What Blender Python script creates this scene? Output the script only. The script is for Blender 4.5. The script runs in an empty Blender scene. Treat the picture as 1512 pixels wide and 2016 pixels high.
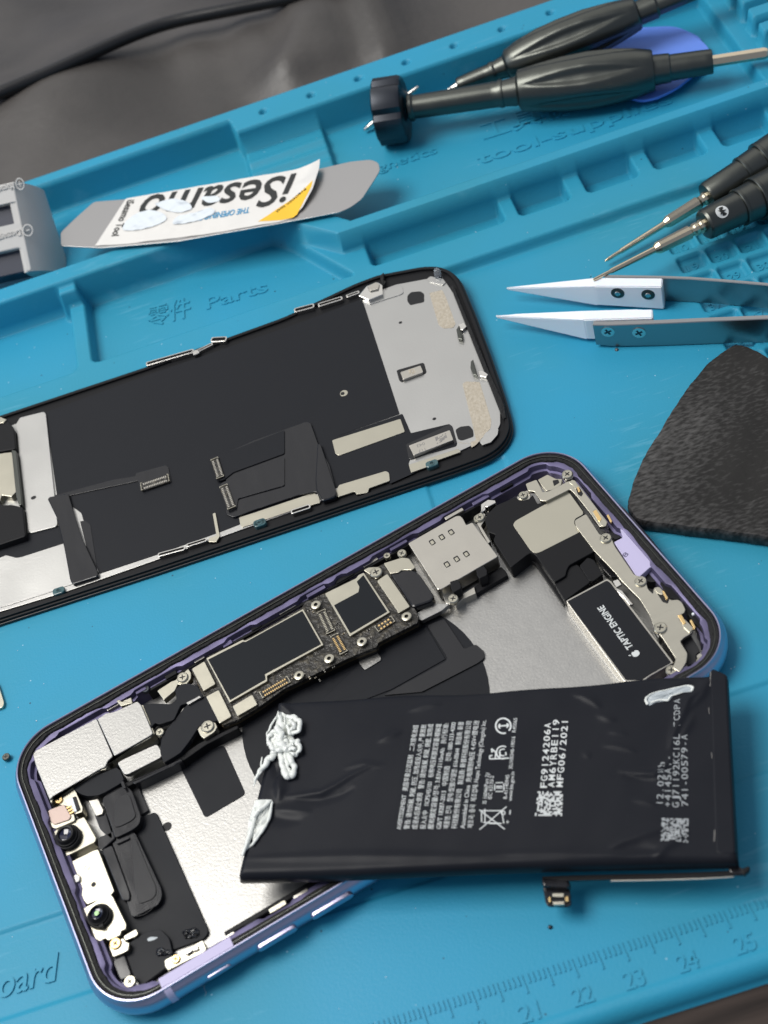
import bpy, bmesh, math, random
import numpy as np
from mathutils import Vector, Matrix
from mathutils.geometry import tessellate_polygon

sc = bpy.context.scene
random.seed(7); rng = np.random.default_rng(7)
MM = 0.001

# ------------------------------------------------------------------ camera
# photo size 1512 x 2016; everything below is in millimetres in the mat's own axes
PW, PH = 1512, 2016
F, PITCH, ROLL, HGT = 2830.88, 0.71301, -0.36046, 267.43
def _rot(p, r):
    cp, sp, cr, sr = math.cos(p), math.sin(p), math.cos(r), math.sin(r)
    return np.array([[1,0,0],[0,cp,-sp],[0,sp,cp]]) @ np.array([[cr,-sr,0],[sr,cr,0],[0,0,1]])
_a = math.radians(2.9)
_Z = np.array([[math.cos(_a),-math.sin(_a),0],[math.sin(_a),math.cos(_a),0],[0,0,1]])
CM = _Z @ _rot(PITCH, ROLL)
CO = np.array([0,0,HGT]) - _Z @ np.array([0,231.267,0])
cam_data = bpy.data.cameras.new('camera')
cam_data.sensor_fit = 'HORIZONTAL'; cam_data.sensor_width = 36
cam_data.lens = F / PW * 36
cam_data.clip_start = 0.01; cam_data.clip_end = 20
cam = bpy.data.objects.new('camera', cam_data)
bpy.context.collection.objects.link(cam)
mw = Matrix([list(CM[i]) + [CO[i]*MM] for i in range(3)] + [[0,0,0,1]])
cam.matrix_world = mw
sc.camera = cam
cam_data.dof.use_dof = True
cam_data.dof.focus_distance = 0.345
cam_data.dof.aperture_fstop = 30

# ------------------------------------------------------------------ light
world = bpy.data.worlds.new('World'); sc.world = world; world.use_nodes = True
bg = world.node_tree.nodes['Background']
bg.inputs[0].default_value = (0.70, 0.80, 1.0, 1); bg.inputs[1].default_value = 0.33
def area(name, loc, target, size, size_y, energy, color):
    d = bpy.data.lights.new(name, 'AREA'); d.shape = 'RECTANGLE'; d.size = size; d.size_y = size_y
    d.energy = energy; d.color = color
    o = bpy.data.objects.new(name, d); bpy.context.collection.objects.link(o)
    o.location = loc
    o.rotation_euler = (Vector(target) - Vector(loc)).to_track_quat('-Z', 'Y').to_euler()
    return o
area('ceiling_lamp', (-0.56, 0.14, 1.10), (0, 0.0, 0), 0.70, 0.65, 16.0, (1.0, 0.97, 0.92))
area('bounce_ceiling', (0.15, 1.05, 1.05), (0, 0.1, 0), 2.2, 1.1, 5.2, (1.0, 0.95, 0.86))
area('window_light', (-1.4, 0.3, 0.75), (0, 0, 0), 0.8, 0.8, 4.0, (0.78, 0.88, 1.0))
sc.view_settings.view_transform = 'Standard'; sc.view_settings.look = 'None'
sc.view_settings.exposure = 0.0; sc.view_settings.gamma = 1

# ------------------------------------------------------------------ helpers
TILT = None      # slope of the thing being built (the display leans on the mat's ledge)
def U(px, py, z=0.0):
    d = CM @ np.array([(px-PW/2)/F, -(py-PH/2)/F, -1.0])
    p = CO + d * ((z-CO[2])/d[2])
    if TILT is not None:
        for _ in range(6): p = CO + d * ((z+TILT(p[0], p[1])-CO[2])/d[2])
    return p
CROPS = {'P':(1,0,0),
 'A':(2.7,0,1280),'B':(3.024,260,1100),'C':(3.024,560,960),'D':(2.908,940,860),'E':(3.78,0,1340),
 'F':(3.78,100,1700),'G':(5.04,860,860),'H':(3.78,1100,860),'I':(2.7,0,500),'J':(2.7,500,500),
 'K':(2.643,940,400),'L':(1.9895,0,0),'M':(1.862,700,0),'N':(3.64,1100,380),'O':(3.78,500,1640),
 'Q':(2.7,440,1320),'R':(2.7,940,1300),'S':(2.011,760,1700),'T':(3.024,400,200),'V':(6.3,0,320),
 'W':(4.383,1312,300),'X':(3.78,0,1740),'Y':(2.4706,900,150)}
def px(k, pts):
    s, ox, oy = CROPS[k]
    return [(ox + p[0]/s, oy + p[1]/s) for p in pts]
def uv_(k, pts, z):
    return [tuple(U(*q, z)[:2]) for q in px(k, pts)]

def mesh_obj(name, verts, faces, mat, parent=None, smooth=None, mats=None, fmat=None):
    off = np.array(parent['_o']) if parent is not None and '_o' in parent else np.zeros(3)
    me = bpy.data.meshes.new(name)
    v = (np.asarray(verts, dtype=float).reshape(-1,3) - off) * MM
    me.from_pydata(v.tolist(), [], [list(map(int, f)) for f in faces])
    me.materials.append(mat)
    for m in (mats or []): me.materials.append(m)
    if fmat is not None:
        me.polygons.foreach_set('material_index', fmat)
    me.update()
    if smooth is not None:
        me.polygons.foreach_set('use_smooth', [True]*len(me.polygons))
        if smooth < 180: me.set_sharp_from_angle(angle=math.radians(smooth))
    ob = bpy.data.objects.new(name, me)
    bpy.context.collection.objects.link(ob)
    if parent is not None:
        ob.parent = parent; ob['_o'] = list(off)
    return ob
def tag(o, label, cat, group=None, kind=None):
    if label: o['label'] = label
    if cat: o['category'] = cat
    if group: o['group'] = group
    if kind: o['kind'] = kind
    return o
def thing(name, label, cat, loc=(0,0,0), group=None):
    o = bpy.data.objects.new(name, None); bpy.context.collection.objects.link(o)
    o.empty_display_size = 0.01
    o.location = [c*MM for c in loc]; o['_o'] = [float(c) for c in loc]
    return tag(o, label, cat, group)

def rnd(pts, r, n=4):
    """fillet the corners of a polygon"""
    if r <= 0: return [tuple(p) for p in pts]
    out = []; m = len(pts)
    for i in range(m):
        p0, p1, p2 = (np.array(pts[j % m], float) for j in (i-1, i, i+1))
        a, b = p0-p1, p2-p1; la, lb = np.linalg.norm(a), np.linalg.norm(b)
        if la < 1e-6 or lb < 1e-6: continue
        a /= la; b /= lb
        t = min(r, la*0.45, lb*0.45)
        s, e = p1+a*t, p1+b*t
        for k in range(n+1):
            u = k/n
            out.append(tuple((1-u)**2*s + 2*u*(1-u)*p1 + u*u*e))
    return out
def ccw(p):
    a = sum(p[i][0]*p[(i+1)%len(p)][1]-p[(i+1)%len(p)][0]*p[i][1] for i in range(len(p)))
    return p if a > 0 else p[::-1]
def inset(p, d):
    m = len(p); out = []
    for i in range(m):
        p0, p1, p2 = (np.array(p[j % m]) for j in (i-1, i, i+1))
        a, b = p1-p0, p2-p1
        na = np.array([-a[1], a[0]])/(np.linalg.norm(a)+1e-9); nb = np.array([-b[1], b[0]])/(np.linalg.norm(b)+1e-9)
        nn = na+nb; l = np.linalg.norm(nn)
        if l < 1e-6: out.append(tuple(p1)); continue
        nn /= l; c = max(0.35, nn@na)
        out.append(tuple(p1 + nn*d/c))
    return out
def prism_data(pts, z0, z1, bev=0.0, holes=(), zf=None, zf0=None):
    p = ccw([tuple(q) for q in pts]); n = len(p)
    Z1 = (lambda x, y: z1) if zf is None else zf
    Z0 = (lambda x, y: z0) if zf0 is None else zf0
    rings = [[(x, y, Z0(x, y)) for x, y in p]]
    if bev > 0:
        rings.append([(x, y, Z1(x, y)-bev) for x, y in p])
        q = inset(p, bev*0.3); rings.append([(x, y, Z1(x, y)-bev*0.3) for x, y in q])
        q = inset(p, bev); rings.append([(x, y, Z1(x, y)) for x, y in q])
    else:
        rings.append([(x, y, Z1(x, y)) for x, y in p])
    V = [v for r in rings for v in r]; Fc = []
    for k in range(len(rings)-1):
        for i in range(n):
            j = (i+1) % n
            Fc.append((k*n+i, k*n+j, (k+1)*n+j, (k+1)*n+i))
    top = rings[-1]; b = (len(rings)-1)*n
    if holes:
        hs = [ccw([tuple(q) for q in h])[::-1] for h in holes]
        loops = [[Vector((x, y, 0)) for x, y, z in top]] + [[Vector((x, y, 0)) for x, y in h] for h in hs]
        idx = list(range(b, b+n)); base = len(V)
        hi = []
        for h in hs:
            s = len(V); V += [(x, y, Z1(x, y)) for x, y in h]; idx += list(range(s, s+len(h)))
            s2 = len(V); V += [(x, y, Z0(x, y)) for x, y in h]
            m = len(h)
            for i in range(m):
                j = (i+1) % m
                Fc.append((s2+i, s2+j, s+j, s+i))
        for t in tessellate_polygon(loops):
            a, c, d = (idx[i] for i in t)
            v1, v2, v3 = (np.array(V[i]) for i in (a, c, d))
            cr = (v2-v1)[0]*(v3-v1)[1]-(v2-v1)[1]*(v3-v1)[0]
            Fc.append((a, c, d) if cr > 0 else (a, d, c))
    else:
        Fc.append(tuple(range(b, b+n)))
    if not holes: Fc.append(tuple(range(n))[::-1])
    return V, Fc
def prism(name, pts, z0, z1, mat, parent=None, bev=0.12, r=0.0, holes=(), zf=None, zf0=None, rn=4):
    V, Fc = prism_data(rnd(pts, r, rn), z0, z1, bev, holes, zf, zf0)
    return mesh_obj(name, V, Fc, mat, parent)
def pp(name, k, pts, z0, z1, mat, parent=None, bev=0.12, r=0.35, holes=(), **kw):
    """outline read in the photo on the plane z1, given real depth down to z0"""
    return prism(name, uv_(k, pts, z1), z0, z1, mat, parent, bev, r, holes, **kw)
def circ(c, r, n=20, sq=1.0, rot=0):
    return [(c[0]+r*math.cos(2*math.pi*i/n+rot), c[1]+sq*r*math.sin(2*math.pi*i/n+rot)) for i in range(n)]
class MB:
    """collects several pieces of one part into one mesh"""
    def __init__(s): s.V = []; s.F = []; s.M = []
    def add(s, V, Fc, m=0):
        b = len(s.V); s.V += [tuple(v) for v in V]; s.F += [tuple(i+b for i in f) for f in Fc]; s.M += [m]*len(Fc)
    def prism(s, pts, z0, z1, bev=0.0, m=0, holes=()):
        s.add(*prism_data(pts, z0, z1, bev, holes), m)
    def build(s, name, mat, parent=None, smooth=None, mats=None):
        return mesh_obj(name, s.V, s.F, mat, parent, smooth, mats, s.M)
def frame_axes(d):
    d = np.array(d, float); d /= np.linalg.norm(d)
    up = np.array([0,0,1.0])
    s = np.cross(up, d)
    if np.linalg.norm(s) < 1e-4: s = np.array([1.0,0,0])
    s /= np.linalg.norm(s); u = np.cross(d, s)
    return d, s, u
def lathe_data(P0, P1, prof, n=32, rf=None, caps=True):
    """prof: (distance along P0->P1 in mm, radius mm). rf(t,ang,r)->r"""
    P0 = np.array(P0, float); d, s, u = frame_axes(np.array(P1)-P0)
    V = []; Fc = []
    for t, r in prof:
        for k in range(n):
            a = 2*math.pi*k/n
            rr = rf(t, a, r) if rf else r
            V.append(tuple(P0 + d*t + (s*math.cos(a)+u*math.sin(a))*rr))
    for i in range(len(prof)-1):
        for k in range(n):
            j = (k+1) % n
            Fc.append((i*n+k, i*n+j, (i+1)*n+j, (i+1)*n+k))
    if caps:
        Fc.append(tuple(range(n))[::-1]); b = (len(prof)-1)*n; Fc.append(tuple(range(b, b+n)))
    return V, Fc
def lathe(name, P0, P1, prof, mat, parent=None, n=32, rf=None, smooth=35):
    V, Fc = lathe_data(P0, P1, prof, n, rf)
    return mesh_obj(name, V, Fc, mat, parent, smooth)
def tube(name, pts, r, mat, parent=None, n=10, rz=None, smooth=60):
    pts = [np.array(p, float) for p in pts]; V = []; Fc = []
    m = len(pts)
    for i, p in enumerate(pts):
        t = pts[min(i+1, m-1)] - pts[max(i-1, 0)]
        d, s, u = frame_axes(t)
        ri = r[i] if hasattr(r, '__len__') else r
        for k in range(n):
            a = 2*math.pi*k/n
            V.append(tuple(p + s*math.cos(a)*ri + u*math.sin(a)*(ri if rz is None else ri*rz)))
    for i in range(m-1):
        for k in range(n):
            j = (k+1) % n
            Fc.append((i*n+k, i*n+j, (i+1)*n+j, (i+1)*n+k))
    Fc.append(tuple(range(n))[::-1]); Fc.append(tuple(range((m-1)*n, m*n)))
    return mesh_obj(name, V, Fc, mat, parent, smooth)
def spline(pts, n=8):
    pts = [np.array(p, float) for p in pts]; out = []
    q = [2*pts[0]-pts[1]] + pts + [2*pts[-1]-pts[-2]]
    for i in range(1, len(q)-2):
        for k in range(n):
            t = k/n
            out.append(0.5*((2*q[i])+(-q[i-1]+q[i+1])*t+(2*q[i-1]-5*q[i]+4*q[i+1]-q[i+2])*t*t+(-q[i-1]+3*q[i]-3*q[i+1]+q[i+2])*t**3))
    out.append(pts[-1]); return out

_tcache = {}
def text_data(s, shear=0.0, bold=0.0, font=None):
    cu = bpy.data.curves.new('lettering', 'FONT'); cu.body = s; cu.size = 1.0; cu.shear = shear; cu.offset = bold
    cu.resolution_u = 3
    ob = bpy.data.objects.new('lettering', cu); bpy.context.collection.objects.link(ob)
    dg = bpy.context.evaluated_depsgraph_get()
    me = bpy.data.meshes.new_from_object(ob.evaluated_get(dg))
    n = len(me.vertices); co = np.zeros(n*3); me.vertices.foreach_get('co', co); co = co.reshape(-1,3)
    Fc = [tuple(p.vertices) for p in me.polygons]
    bpy.data.objects.remove(ob); bpy.data.curves.remove(cu); bpy.data.meshes.remove(me)
    return co, Fc
def lettering(name, s, A, B, height, z, mat, parent, thick=0.04, zf=None, shear=0.0, bold=0.0, cap=0.72, mb=None, m=0, mono=False):
    """text s from point A to point B (mm, xy), cap height in mm, lying on plane z (or zf)"""
    if mono:
        V = []; Fc = []
        xo = 0
        for ch in s:
            if ch != ' ':
                c, f = text_data(ch, shear, bold)
                if len(c):
                    w = c[:,0].max()-c[:,0].min(); cx = (c[:,0].max()+c[:,0].min())/2
                    k = min(1.0, 0.56/w) if ch not in '1-/:.+' else 1.0
                    if ch not in '-./:+1': k = 0.56/w
                    c = c.copy(); c[:,0] = (c[:,0]-cx)*k + xo + 0.35
                    b = len(V); V += [tuple(q) for q in c]; Fc += [tuple(i+b for i in g) for g in f]
            xo += 0.72
        co = np.array(V); lo, hi = 0.0, xo-0.14
    else:
        co, Fc = text_data(s, shear, bold)
        lo, hi = co[:,0].min(), co[:,0].max()
    A = np.array(A[:2], float); B = np.array(B[:2], float); L = np.linalg.norm(B-A); d = (B-A)/L; u = np.array([-d[1], d[0]])
    x = (co[:,0]-lo)/(hi-lo)*L; y = co[:,1]/cap*height
    P = A + np.outer(x, d) + np.outer(y, u)
    zz = np.full(len(P), z) if zf is None else np.array([zf(a, b) for a, b in P])
    n = len(P)
    V = [(P[i,0], P[i,1], zz[i]+thick) for i in range(n)] + [(P[i,0], P[i,1], zz[i]-0.05) for i in range(n)]
    F2 = []; cnt = {}
    for f in Fc:
        F2.append(f)
        for i in range(len(f)):
            e = (f[i], f[(i+1) % len(f)]); cnt[e] = 1
    for (a, b) in list(cnt):
        if (b, a) not in cnt: F2.append((a, a+n, b+n, b))
    if mb is not None: mb.add(V, F2, m); return None
    return mesh_obj(name, V, F2, mat, parent)

# ------------------------------------------------------------------ materials
def mat(name, col, rough=0.5, metal=0.0, bump=0.0, bscale=2000.0, bdist=0.0001, var=None, vscale=60.0, coat=0.0, trans=0.0, ss=0.0, spec=0.5, rvar=0.0, emis=None, vlo=0.4, vhi=0.62, stretch=None, ior=1.45, detail=4):
    m = bpy.data.materials.new(name); m.use_nodes = True
    nt = m.node_tree; N = nt.nodes; L = nt.links; b = N['Principled BSDF']
    b.inputs['Base Color'].default_value = (*col, 1); b.inputs['Roughness'].default_value = rough
    b.inputs['Metallic'].default_value = metal; b.inputs['Specular IOR Level'].default_value = spec
    b.inputs['Coat Weight'].default_value = coat; b.inputs['Transmission Weight'].default_value = trans
    b.inputs['IOR'].default_value = ior
    if ss: b.inputs['Subsurface Weight'].default_value = ss; b.inputs['Subsurface Scale'].default_value = 0.001
    tc = N.new('ShaderNodeTexCoord'); mp = N.new('ShaderNodeMapping'); L.new(tc.outputs['Object'], mp.inputs[0])
    if stretch: mp.inputs['Scale'].default_value = stretch[:3]; mp.inputs['Rotation'].default_value[2] = stretch[3] if len(stretch) > 3 else 0
    if var is not None:
        n = N.new('ShaderNodeTexNoise'); n.inputs['Scale'].default_value = vscale; n.inputs['Detail'].default_value = detail
        L.new(mp.outputs[0], n.inputs[0])
        r = N.new('ShaderNodeValToRGB'); r.color_ramp.elements[0].position = vlo; r.color_ramp.elements[1].position = vhi
        r.color_ramp.elements[0].color = (*col, 1); r.color_ramp.elements[1].color = (*var, 1)
        L.new(n.outputs[0], r.inputs[0]); L.new(r.outputs[0], b.inputs['Base Color'])
    if rvar:
        n2 = N.new('ShaderNodeTexNoise'); n2.inputs['Scale'].default_value = vscale*1.7; L.new(mp.outputs[0], n2.inputs[0])
        mr = N.new('ShaderNodeMapRange'); mr.inputs[3].default_value = max(0.02, rough-rvar); mr.inputs[4].default_value = rough+rvar
        L.new(n2.outputs[0], mr.inputs[0]); L.new(mr.outputs[0], b.inputs['Roughness'])
    if bump:
        n = N.new('ShaderNodeTexNoise'); n.inputs['Scale'].default_value = bscale; n.inputs['Detail'].default_value = 2
        L.new(mp.outputs[0], n.inputs[0])
        bp = N.new('ShaderNodeBump'); bp.inputs['Strength'].default_value = bump; bp.inputs['Distance'].default_value = bdist
        L.new(n.outputs[0], bp.inputs['Height']); L.new(bp.outputs[0], b.inputs['Normal'])
    m['n'] = 1
    return m
M = {}
M['silicone'] = mat('blue_silicone', (0.022,0.275,0.445), 0.50, bump=0.6, bscale=1500, bdist=0.00007, var=(0.028,0.25,0.345), vscale=11, vlo=0.38, vhi=0.68, spec=0.35, rvar=0.16)
M['leather'] = mat('grey_leather', (0.050,0.046,0.043), 0.44, bump=0.4, bscale=300, bdist=0.0004, var=(0.078,0.071,0.066), vscale=14, rvar=0.12)
M['wood'] = mat('dark_wood', (0.018,0.013,0.011), 0.55, spec=0.2, bump=0.3, bscale=300, bdist=0.0003, var=(0.05,0.036,0.03), vscale=60, stretch=(0.25,4,1,0.1))
M['blackrub'] = mat('black_rubber', (0.012,0.012,0.013), 0.32)
M['alu'] = mat('plain_steel_sheet', (0.38,0.375,0.36), 0.40, 1.0, bump=0.35, bscale=1900, bdist=0.00010, rvar=0.08, vscale=200)
M['dplate'] = mat('display_steel_plate', (0.50,0.495,0.475), 0.36, 1.0, bump=0.2, bscale=1900, bdist=0.0001, rvar=0.12, vscale=45)
M['satin'] = mat('satin_nickel', (0.52,0.495,0.44), 0.30, 1.0, bump=0.25, bscale=2500, bdist=0.00004, rvar=0.07, vscale=150)
M['brush'] = mat('brushed_steel', (0.50,0.475,0.40), 0.33, 1.0, bump=0.5, bscale=1500, bdist=0.00006, stretch=(0.4,2.5,1,0.8), rvar=0.1, vscale=150)
M['cream'] = mat('nickel_shield', (0.50,0.475,0.39), 0.32, 1.0, bump=0.2, bscale=700, bdist=0.00005, rvar=0.07, vscale=120)
M['gold'] = mat('gold_contact', (0.85,0.60,0.28), 0.25, 1.0)
M['film'] = mat('black_film', (0.011,0.012,0.015), 0.46, spec=0.20, bump=0.2, bscale=300, bdist=0.0001, rvar=0.16, vscale=38)
M['flex'] = mat('black_flex', (0.009,0.009,0.011), 0.24, spec=0.42, bump=0.6, bscale=110, bdist=0.0007, coat=.3, stretch=(1.6,.5,1,.9), rvar=0.08, vscale=90)
M['flexgrey'] = mat('grey_flex', (0.026,0.026,0.028), 0.32, spec=0.25, bump=0.3, bscale=140, bdist=0.0002, rvar=0.08, vscale=90)
M['plastic'] = mat('black_plastic', (0.011,0.011,0.012), 0.42, spec=0.18, bump=0.2, bscale=900, bdist=0.00005)
M['void'] = mat('dark_recess', (0.006,0.006,0.007), 0.6)
M['fuzz'] = mat('black_foam_seal', (0.012,0.012,0.012), 0.85, bump=1.0, bscale=1200, bdist=0.0005)
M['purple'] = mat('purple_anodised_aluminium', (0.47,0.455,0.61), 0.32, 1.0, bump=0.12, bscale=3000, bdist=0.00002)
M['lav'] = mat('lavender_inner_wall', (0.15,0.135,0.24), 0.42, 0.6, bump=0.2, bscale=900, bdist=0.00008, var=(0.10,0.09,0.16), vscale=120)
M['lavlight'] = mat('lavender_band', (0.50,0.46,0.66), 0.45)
M['pcb'] = mat('dark_circuit_board', (0.022,0.020,0.017), 0.45, bump=1.0, bscale=900, bdist=0.0006, var=(0.09,0.078,0.055), vscale=900, vlo=0.5, vhi=0.75)
M['brown'] = mat('amber_board_edge', (0.10,0.075,0.04), 0.4, 0.4)
M['chip'] = mat('chip_top_film', (0.010,0.012,0.015), 0.42, spec=0.16, bump=0.1, bscale=1500, bdist=0.00003)
M['bat'] = mat('black_battery_wrap', (0.011,0.012,0.016), 0.36, spec=0.13, bump=0.15, bscale=260, bdist=0.00008, rvar=0.06, vscale=70, var=(0.013,0.014,0.018))
M['ink'] = mat('white_ink', (0.62,0.64,0.63), 0.5)
M['inkgrey'] = mat('grey_ink', (0.34,0.36,0.37), 0.5)
M['black'] = mat('black_ink', (0.02,0.022,0.02), 0.35)
M['grey'] = mat('grey_ink_dark', (0.22,0.21,0.20), 0.5)
M['glue'] = mat('white_stretch_adhesive', (0.74,0.76,0.72), 0.30, bump=0.6, bscale=420, bdist=0.0003, coat=0.15)
M['gluethin'] = mat('thin_clear_adhesive', (0.42,0.46,0.48), 0.25, bump=0.6, bscale=300, bdist=0.0004, coat=0.3)
M['ceramic'] = mat('white_ceramic', (0.80,0.83,0.87), 0.42, bump=0.1, bscale=500, bdist=0.00005, ss=0.1)
M['steel'] = mat('tweezer_steel', (0.34,0.345,0.35), 0.30, 1.0, bump=0.1, bscale=500, bdist=0.00004, stretch=(0.3,3,3))
M['chrome'] = mat('polished_steel', (0.68,0.66,0.62), 0.18, 1.0)
M['goldsteel'] = mat('warm_bit_steel', (0.70,0.60,0.44), 0.22, 1.0, bump=0.1, bscale=500, bdist=0.00003)
M['slab'] = mat('worn_black_rubber', (0.018,0.017,0.016), 0.5, spec=0.3, bump=0.3, bscale=700, bdist=0.00025, var=(0.075,0.072,0.068), vscale=45, vlo=0.42, vhi=0.72, rvar=0.15, detail=12)
M['anod'] = mat('dark_olive_anodised_metal', (0.105,0.11,0.10), 0.35, 1.0, bump=0.1, bscale=700, bdist=0.00005, rvar=0.08, vscale=120)
M['anodblk'] = mat('black_anodised_metal', (0.07,0.075,0.085), 0.36, 1.0)
M['pick'] = mat('blue_translucent_plastic', (0.15,0.29,0.85), 0.38, trans=0.1, ior=1.3)
M['mag'] = mat('grey_moulded_plastic', (0.52,0.51,0.49), 0.5, bump=0.2, bscale=700, bdist=0.0001)
M['magdark'] = mat('blue_black_magnet', (0.035,0.04,0.06), 0.35)
M['label'] = mat('white_glossy_label', (0.72,0.70,0.66), 0.14, bump=0.8, bscale=130, bdist=0.0007, coat=0.9)
M['glare'] = mat('painted_label_glare', (0.80,0.86,0.90), 0.16, 0.4, bump=1.0, bscale=170, bdist=0.0006, coat=.6)  # pale colour holds the glare highlight of the label
M['yellow'] = mat('yellow_print', (0.85,0.50,0.03), 0.3)
M['cyan'] = mat('blue_print', (0.03,0.30,0.55), 0.3)
M['strip'] = mat('flexible_steel_strip', (0.48,0.47,0.46), 0.34, 1.0, bump=0.1, bscale=1500, bdist=0.00002)
M['beige'] = mat('beige_mesh_patch', (0.40,0.35,0.27), 0.6, bump=1.0, bscale=1400, bdist=0.0002, var=(0.46,0.41,0.33), vscale=1300)
M['teal'] = mat('clear_teal_plastic', (0.04,0.10,0.11), 0.15, coat=0.5)
M['glass'] = mat('lens_glass', (0.008,0.008,0.03), 0.04, coat=1.0)
M['glint'] = mat('green_lens_glint', (0.35,0.55,0.28), 0.15, 0.6)
M['clear'] = mat('clear_gel_bead', (0.85,0.90,0.95), 0.05, trans=0.9)
M['copper'] = mat('pinkish_sensor', (0.50,0.38,0.33), 0.35, 0.3)

def brick_mesh_patch(m):   # woven look of the conductive mesh patches and a scratched look for the slab
    pass
# scratches on the slab
nt = M['slab'].node_tree; N = nt.nodes; L = nt.links; b = N['Principled BSDF']
tc = N.new('ShaderNodeTexCoord'); mp = N.new('ShaderNodeMapping'); mp.inputs['Rotation'].default_value[2] = 2.25; mp.inputs['Scale'].default_value = (1, 2.6, 1)
L.new(tc.outputs['Object'], mp.inputs[0])
n1 = N.new('ShaderNodeTexNoise'); n1.inputs['Scale'].default_value = 520; n1.inputs['Detail'].default_value = 12; L.new(mp.outputs[0], n1.inputs[0])
n2 = N.new('ShaderNodeTexNoise'); n2.inputs['Scale'].default_value = 22; n2.inputs['Detail'].default_value = 6; L.new(tc.outputs['Object'], n2.inputs[0])
mu = N.new('ShaderNodeMath'); mu.operation = 'MULTIPLY'; L.new(n1.outputs[0], mu.inputs[0]); L.new(n2.outputs[0], mu.inputs[1])
rp = N.new('ShaderNodeValToRGB'); rp.color_ramp.elements[0].position = 0.24; rp.color_ramp.elements[1].position = 0.50
rp.color_ramp.elements[0].color = (0.014,0.013,0.012,1); rp.color_ramp.elements[1].color = (0.085,0.082,0.079,1)
L.new(mu.outputs[0], rp.inputs[0]); L.new(rp.outputs[0], b.inputs['Base Color'])
# small specks of dust and dirt on the silicone
nt = M['silicone'].node_tree; N = nt.nodes; L = nt.links; b = N['Principled BSDF']
src = b.inputs['Base Color'].links[0].from_socket
tc = N.new('ShaderNodeTexCoord'); vo = N.new('ShaderNodeTexVoronoi'); vo.inputs['Scale'].default_value = 190; L.new(tc.outputs['Object'], vo.inputs[0])
lt = N.new('ShaderNodeMath'); lt.operation = 'LESS_THAN'; lt.inputs[1].default_value = 0.034; L.new(vo.outputs['Distance'], lt.inputs[0])
mx = N.new('ShaderNodeMix'); mx.data_type = 'RGBA'; L.new(lt.outputs[0], mx.inputs[0]); L.new(src, mx.inputs[6]); mx.inputs[7].default_value = (0.30,0.50,0.60,1)
vo2 = N.new('ShaderNodeTexVoronoi'); vo2.inputs['Scale'].default_value = 110; L.new(tc.outputs['Object'], vo2.inputs[0])
lt2 = N.new('ShaderNodeMath'); lt2.operation = 'LESS_THAN'; lt2.inputs[1].default_value = 0.028; L.new(vo2.outputs['Distance'], lt2.inputs[0])
mx2 = N.new('ShaderNodeMix'); mx2.data_type = 'RGBA'; L.new(lt2.outputs[0], mx2.inputs[0]); L.new(mx.outputs[2], mx2.inputs[6]); mx2.inputs[7].default_value = (0.02,0.10,0.16,1)
# pale rubbed scuffs: short streaks that only show in patches
mp3 = N.new('ShaderNodeMapping'); mp3.inputs['Rotation'].default_value[2] = 0.7; mp3.inputs['Scale'].default_value = (1, 7, 1); L.new(tc.outputs['Object'], mp3.inputs[0])
n3 = N.new('ShaderNodeTexNoise'); n3.inputs['Scale'].default_value = 120; n3.inputs['Detail'].default_value = 5; L.new(mp3.outputs[0], n3.inputs[0])
n4 = N.new('ShaderNodeTexNoise'); n4.inputs['Scale'].default_value = 22; n4.inputs['Detail'].default_value = 3; L.new(tc.outputs['Object'], n4.inputs[0])
mm_ = N.new('ShaderNodeMath'); mm_.operation = 'MULTIPLY'; L.new(n3.outputs[0], mm_.inputs[0]); L.new(n4.outputs[0], mm_.inputs[1])
mr_ = N.new('ShaderNodeMapRange'); mr_.inputs[1].default_value = 0.34; mr_.inputs[2].default_value = 0.44; mr_.inputs[4].default_value = 0.28; L.new(mm_.outputs[0], mr_.inputs[0])
mx3 = N.new('ShaderNodeMix'); mx3.data_type = 'RGBA'; L.new(mr_.outputs[0], mx3.inputs[0]); L.new(mx2.outputs[2], mx3.inputs[6]); mx3.inputs[7].default_value = (0.14,0.40,0.55,1)
L.new(mx3.outputs[2], b.inputs['Base Color'])

# ------------------------------------------------------------------ setting: table and cloth
V = [(-500,-500,-9),(500,-500,-9),(500,168,-9),(-500,168,-9),(-500,-500,-4.2),(500,-500,-4.2),(500,168,-4.2),(-500,168,-4.2)]
o = mesh_obj('table_top', V, [(0,3,2,1),(4,5,6,7),(0,1,5,4),(1,2,6,5),(2,3,7,6),(3,0,4,7)], M['wood'])
o['kind'] = 'structure'
gx = np.linspace(-420, 420, 211); gy = np.linspace(168.5, 900, 184)
X, Y = np.meshgrid(gx, gy)
def ridge_along(X, Y, pts, w, h):
    Z = np.zeros_like(X); D = np.full_like(X, 1e9)
    for (x0,y0),(x1,y1) in zip(pts[:-1], pts[1:]):
        dx, dy = x1-x0, y1-y0; l = dx*dx+dy*dy
        t = np.clip(((X-x0)*dx+(Y-y0)*dy)/l, 0, 1)
        D = np.minimum(D, np.hypot(X-x0-t*dx, Y-y0-t*dy))
    return h*np.exp(-(D/w)**2)
def W2(k, pts, z): return [tuple(U(*q, z)[:2]) for q in px(k, pts)]
Z = -14 + 5*np.sin(X*0.021+Y*0.013+0.6) + 2.5*np.sin(X*0.05-Y*0.031) + 1.2*np.sin(X*0.13+Y*0.05+2)
for pts, w, h in (([(0,230),(120,190),(330,90),(560,40),(700,10)], 22, 7), ([(130,240),(230,330),(240,420)], 12, 5), ([(560,0),(600,80),(580,150)], 6, 7), ([(640,0),(655,110)], 6, 6), ([(500,60),(520,160)],7,4), ([(720,-20),(760,100)],6,5), ([(380,110),(420,200)],8,3)):
    Z += ridge_along(X, Y, W2('P', pts, -12), w*1.35, h*1.15)
Z[0,:] = -9
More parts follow.
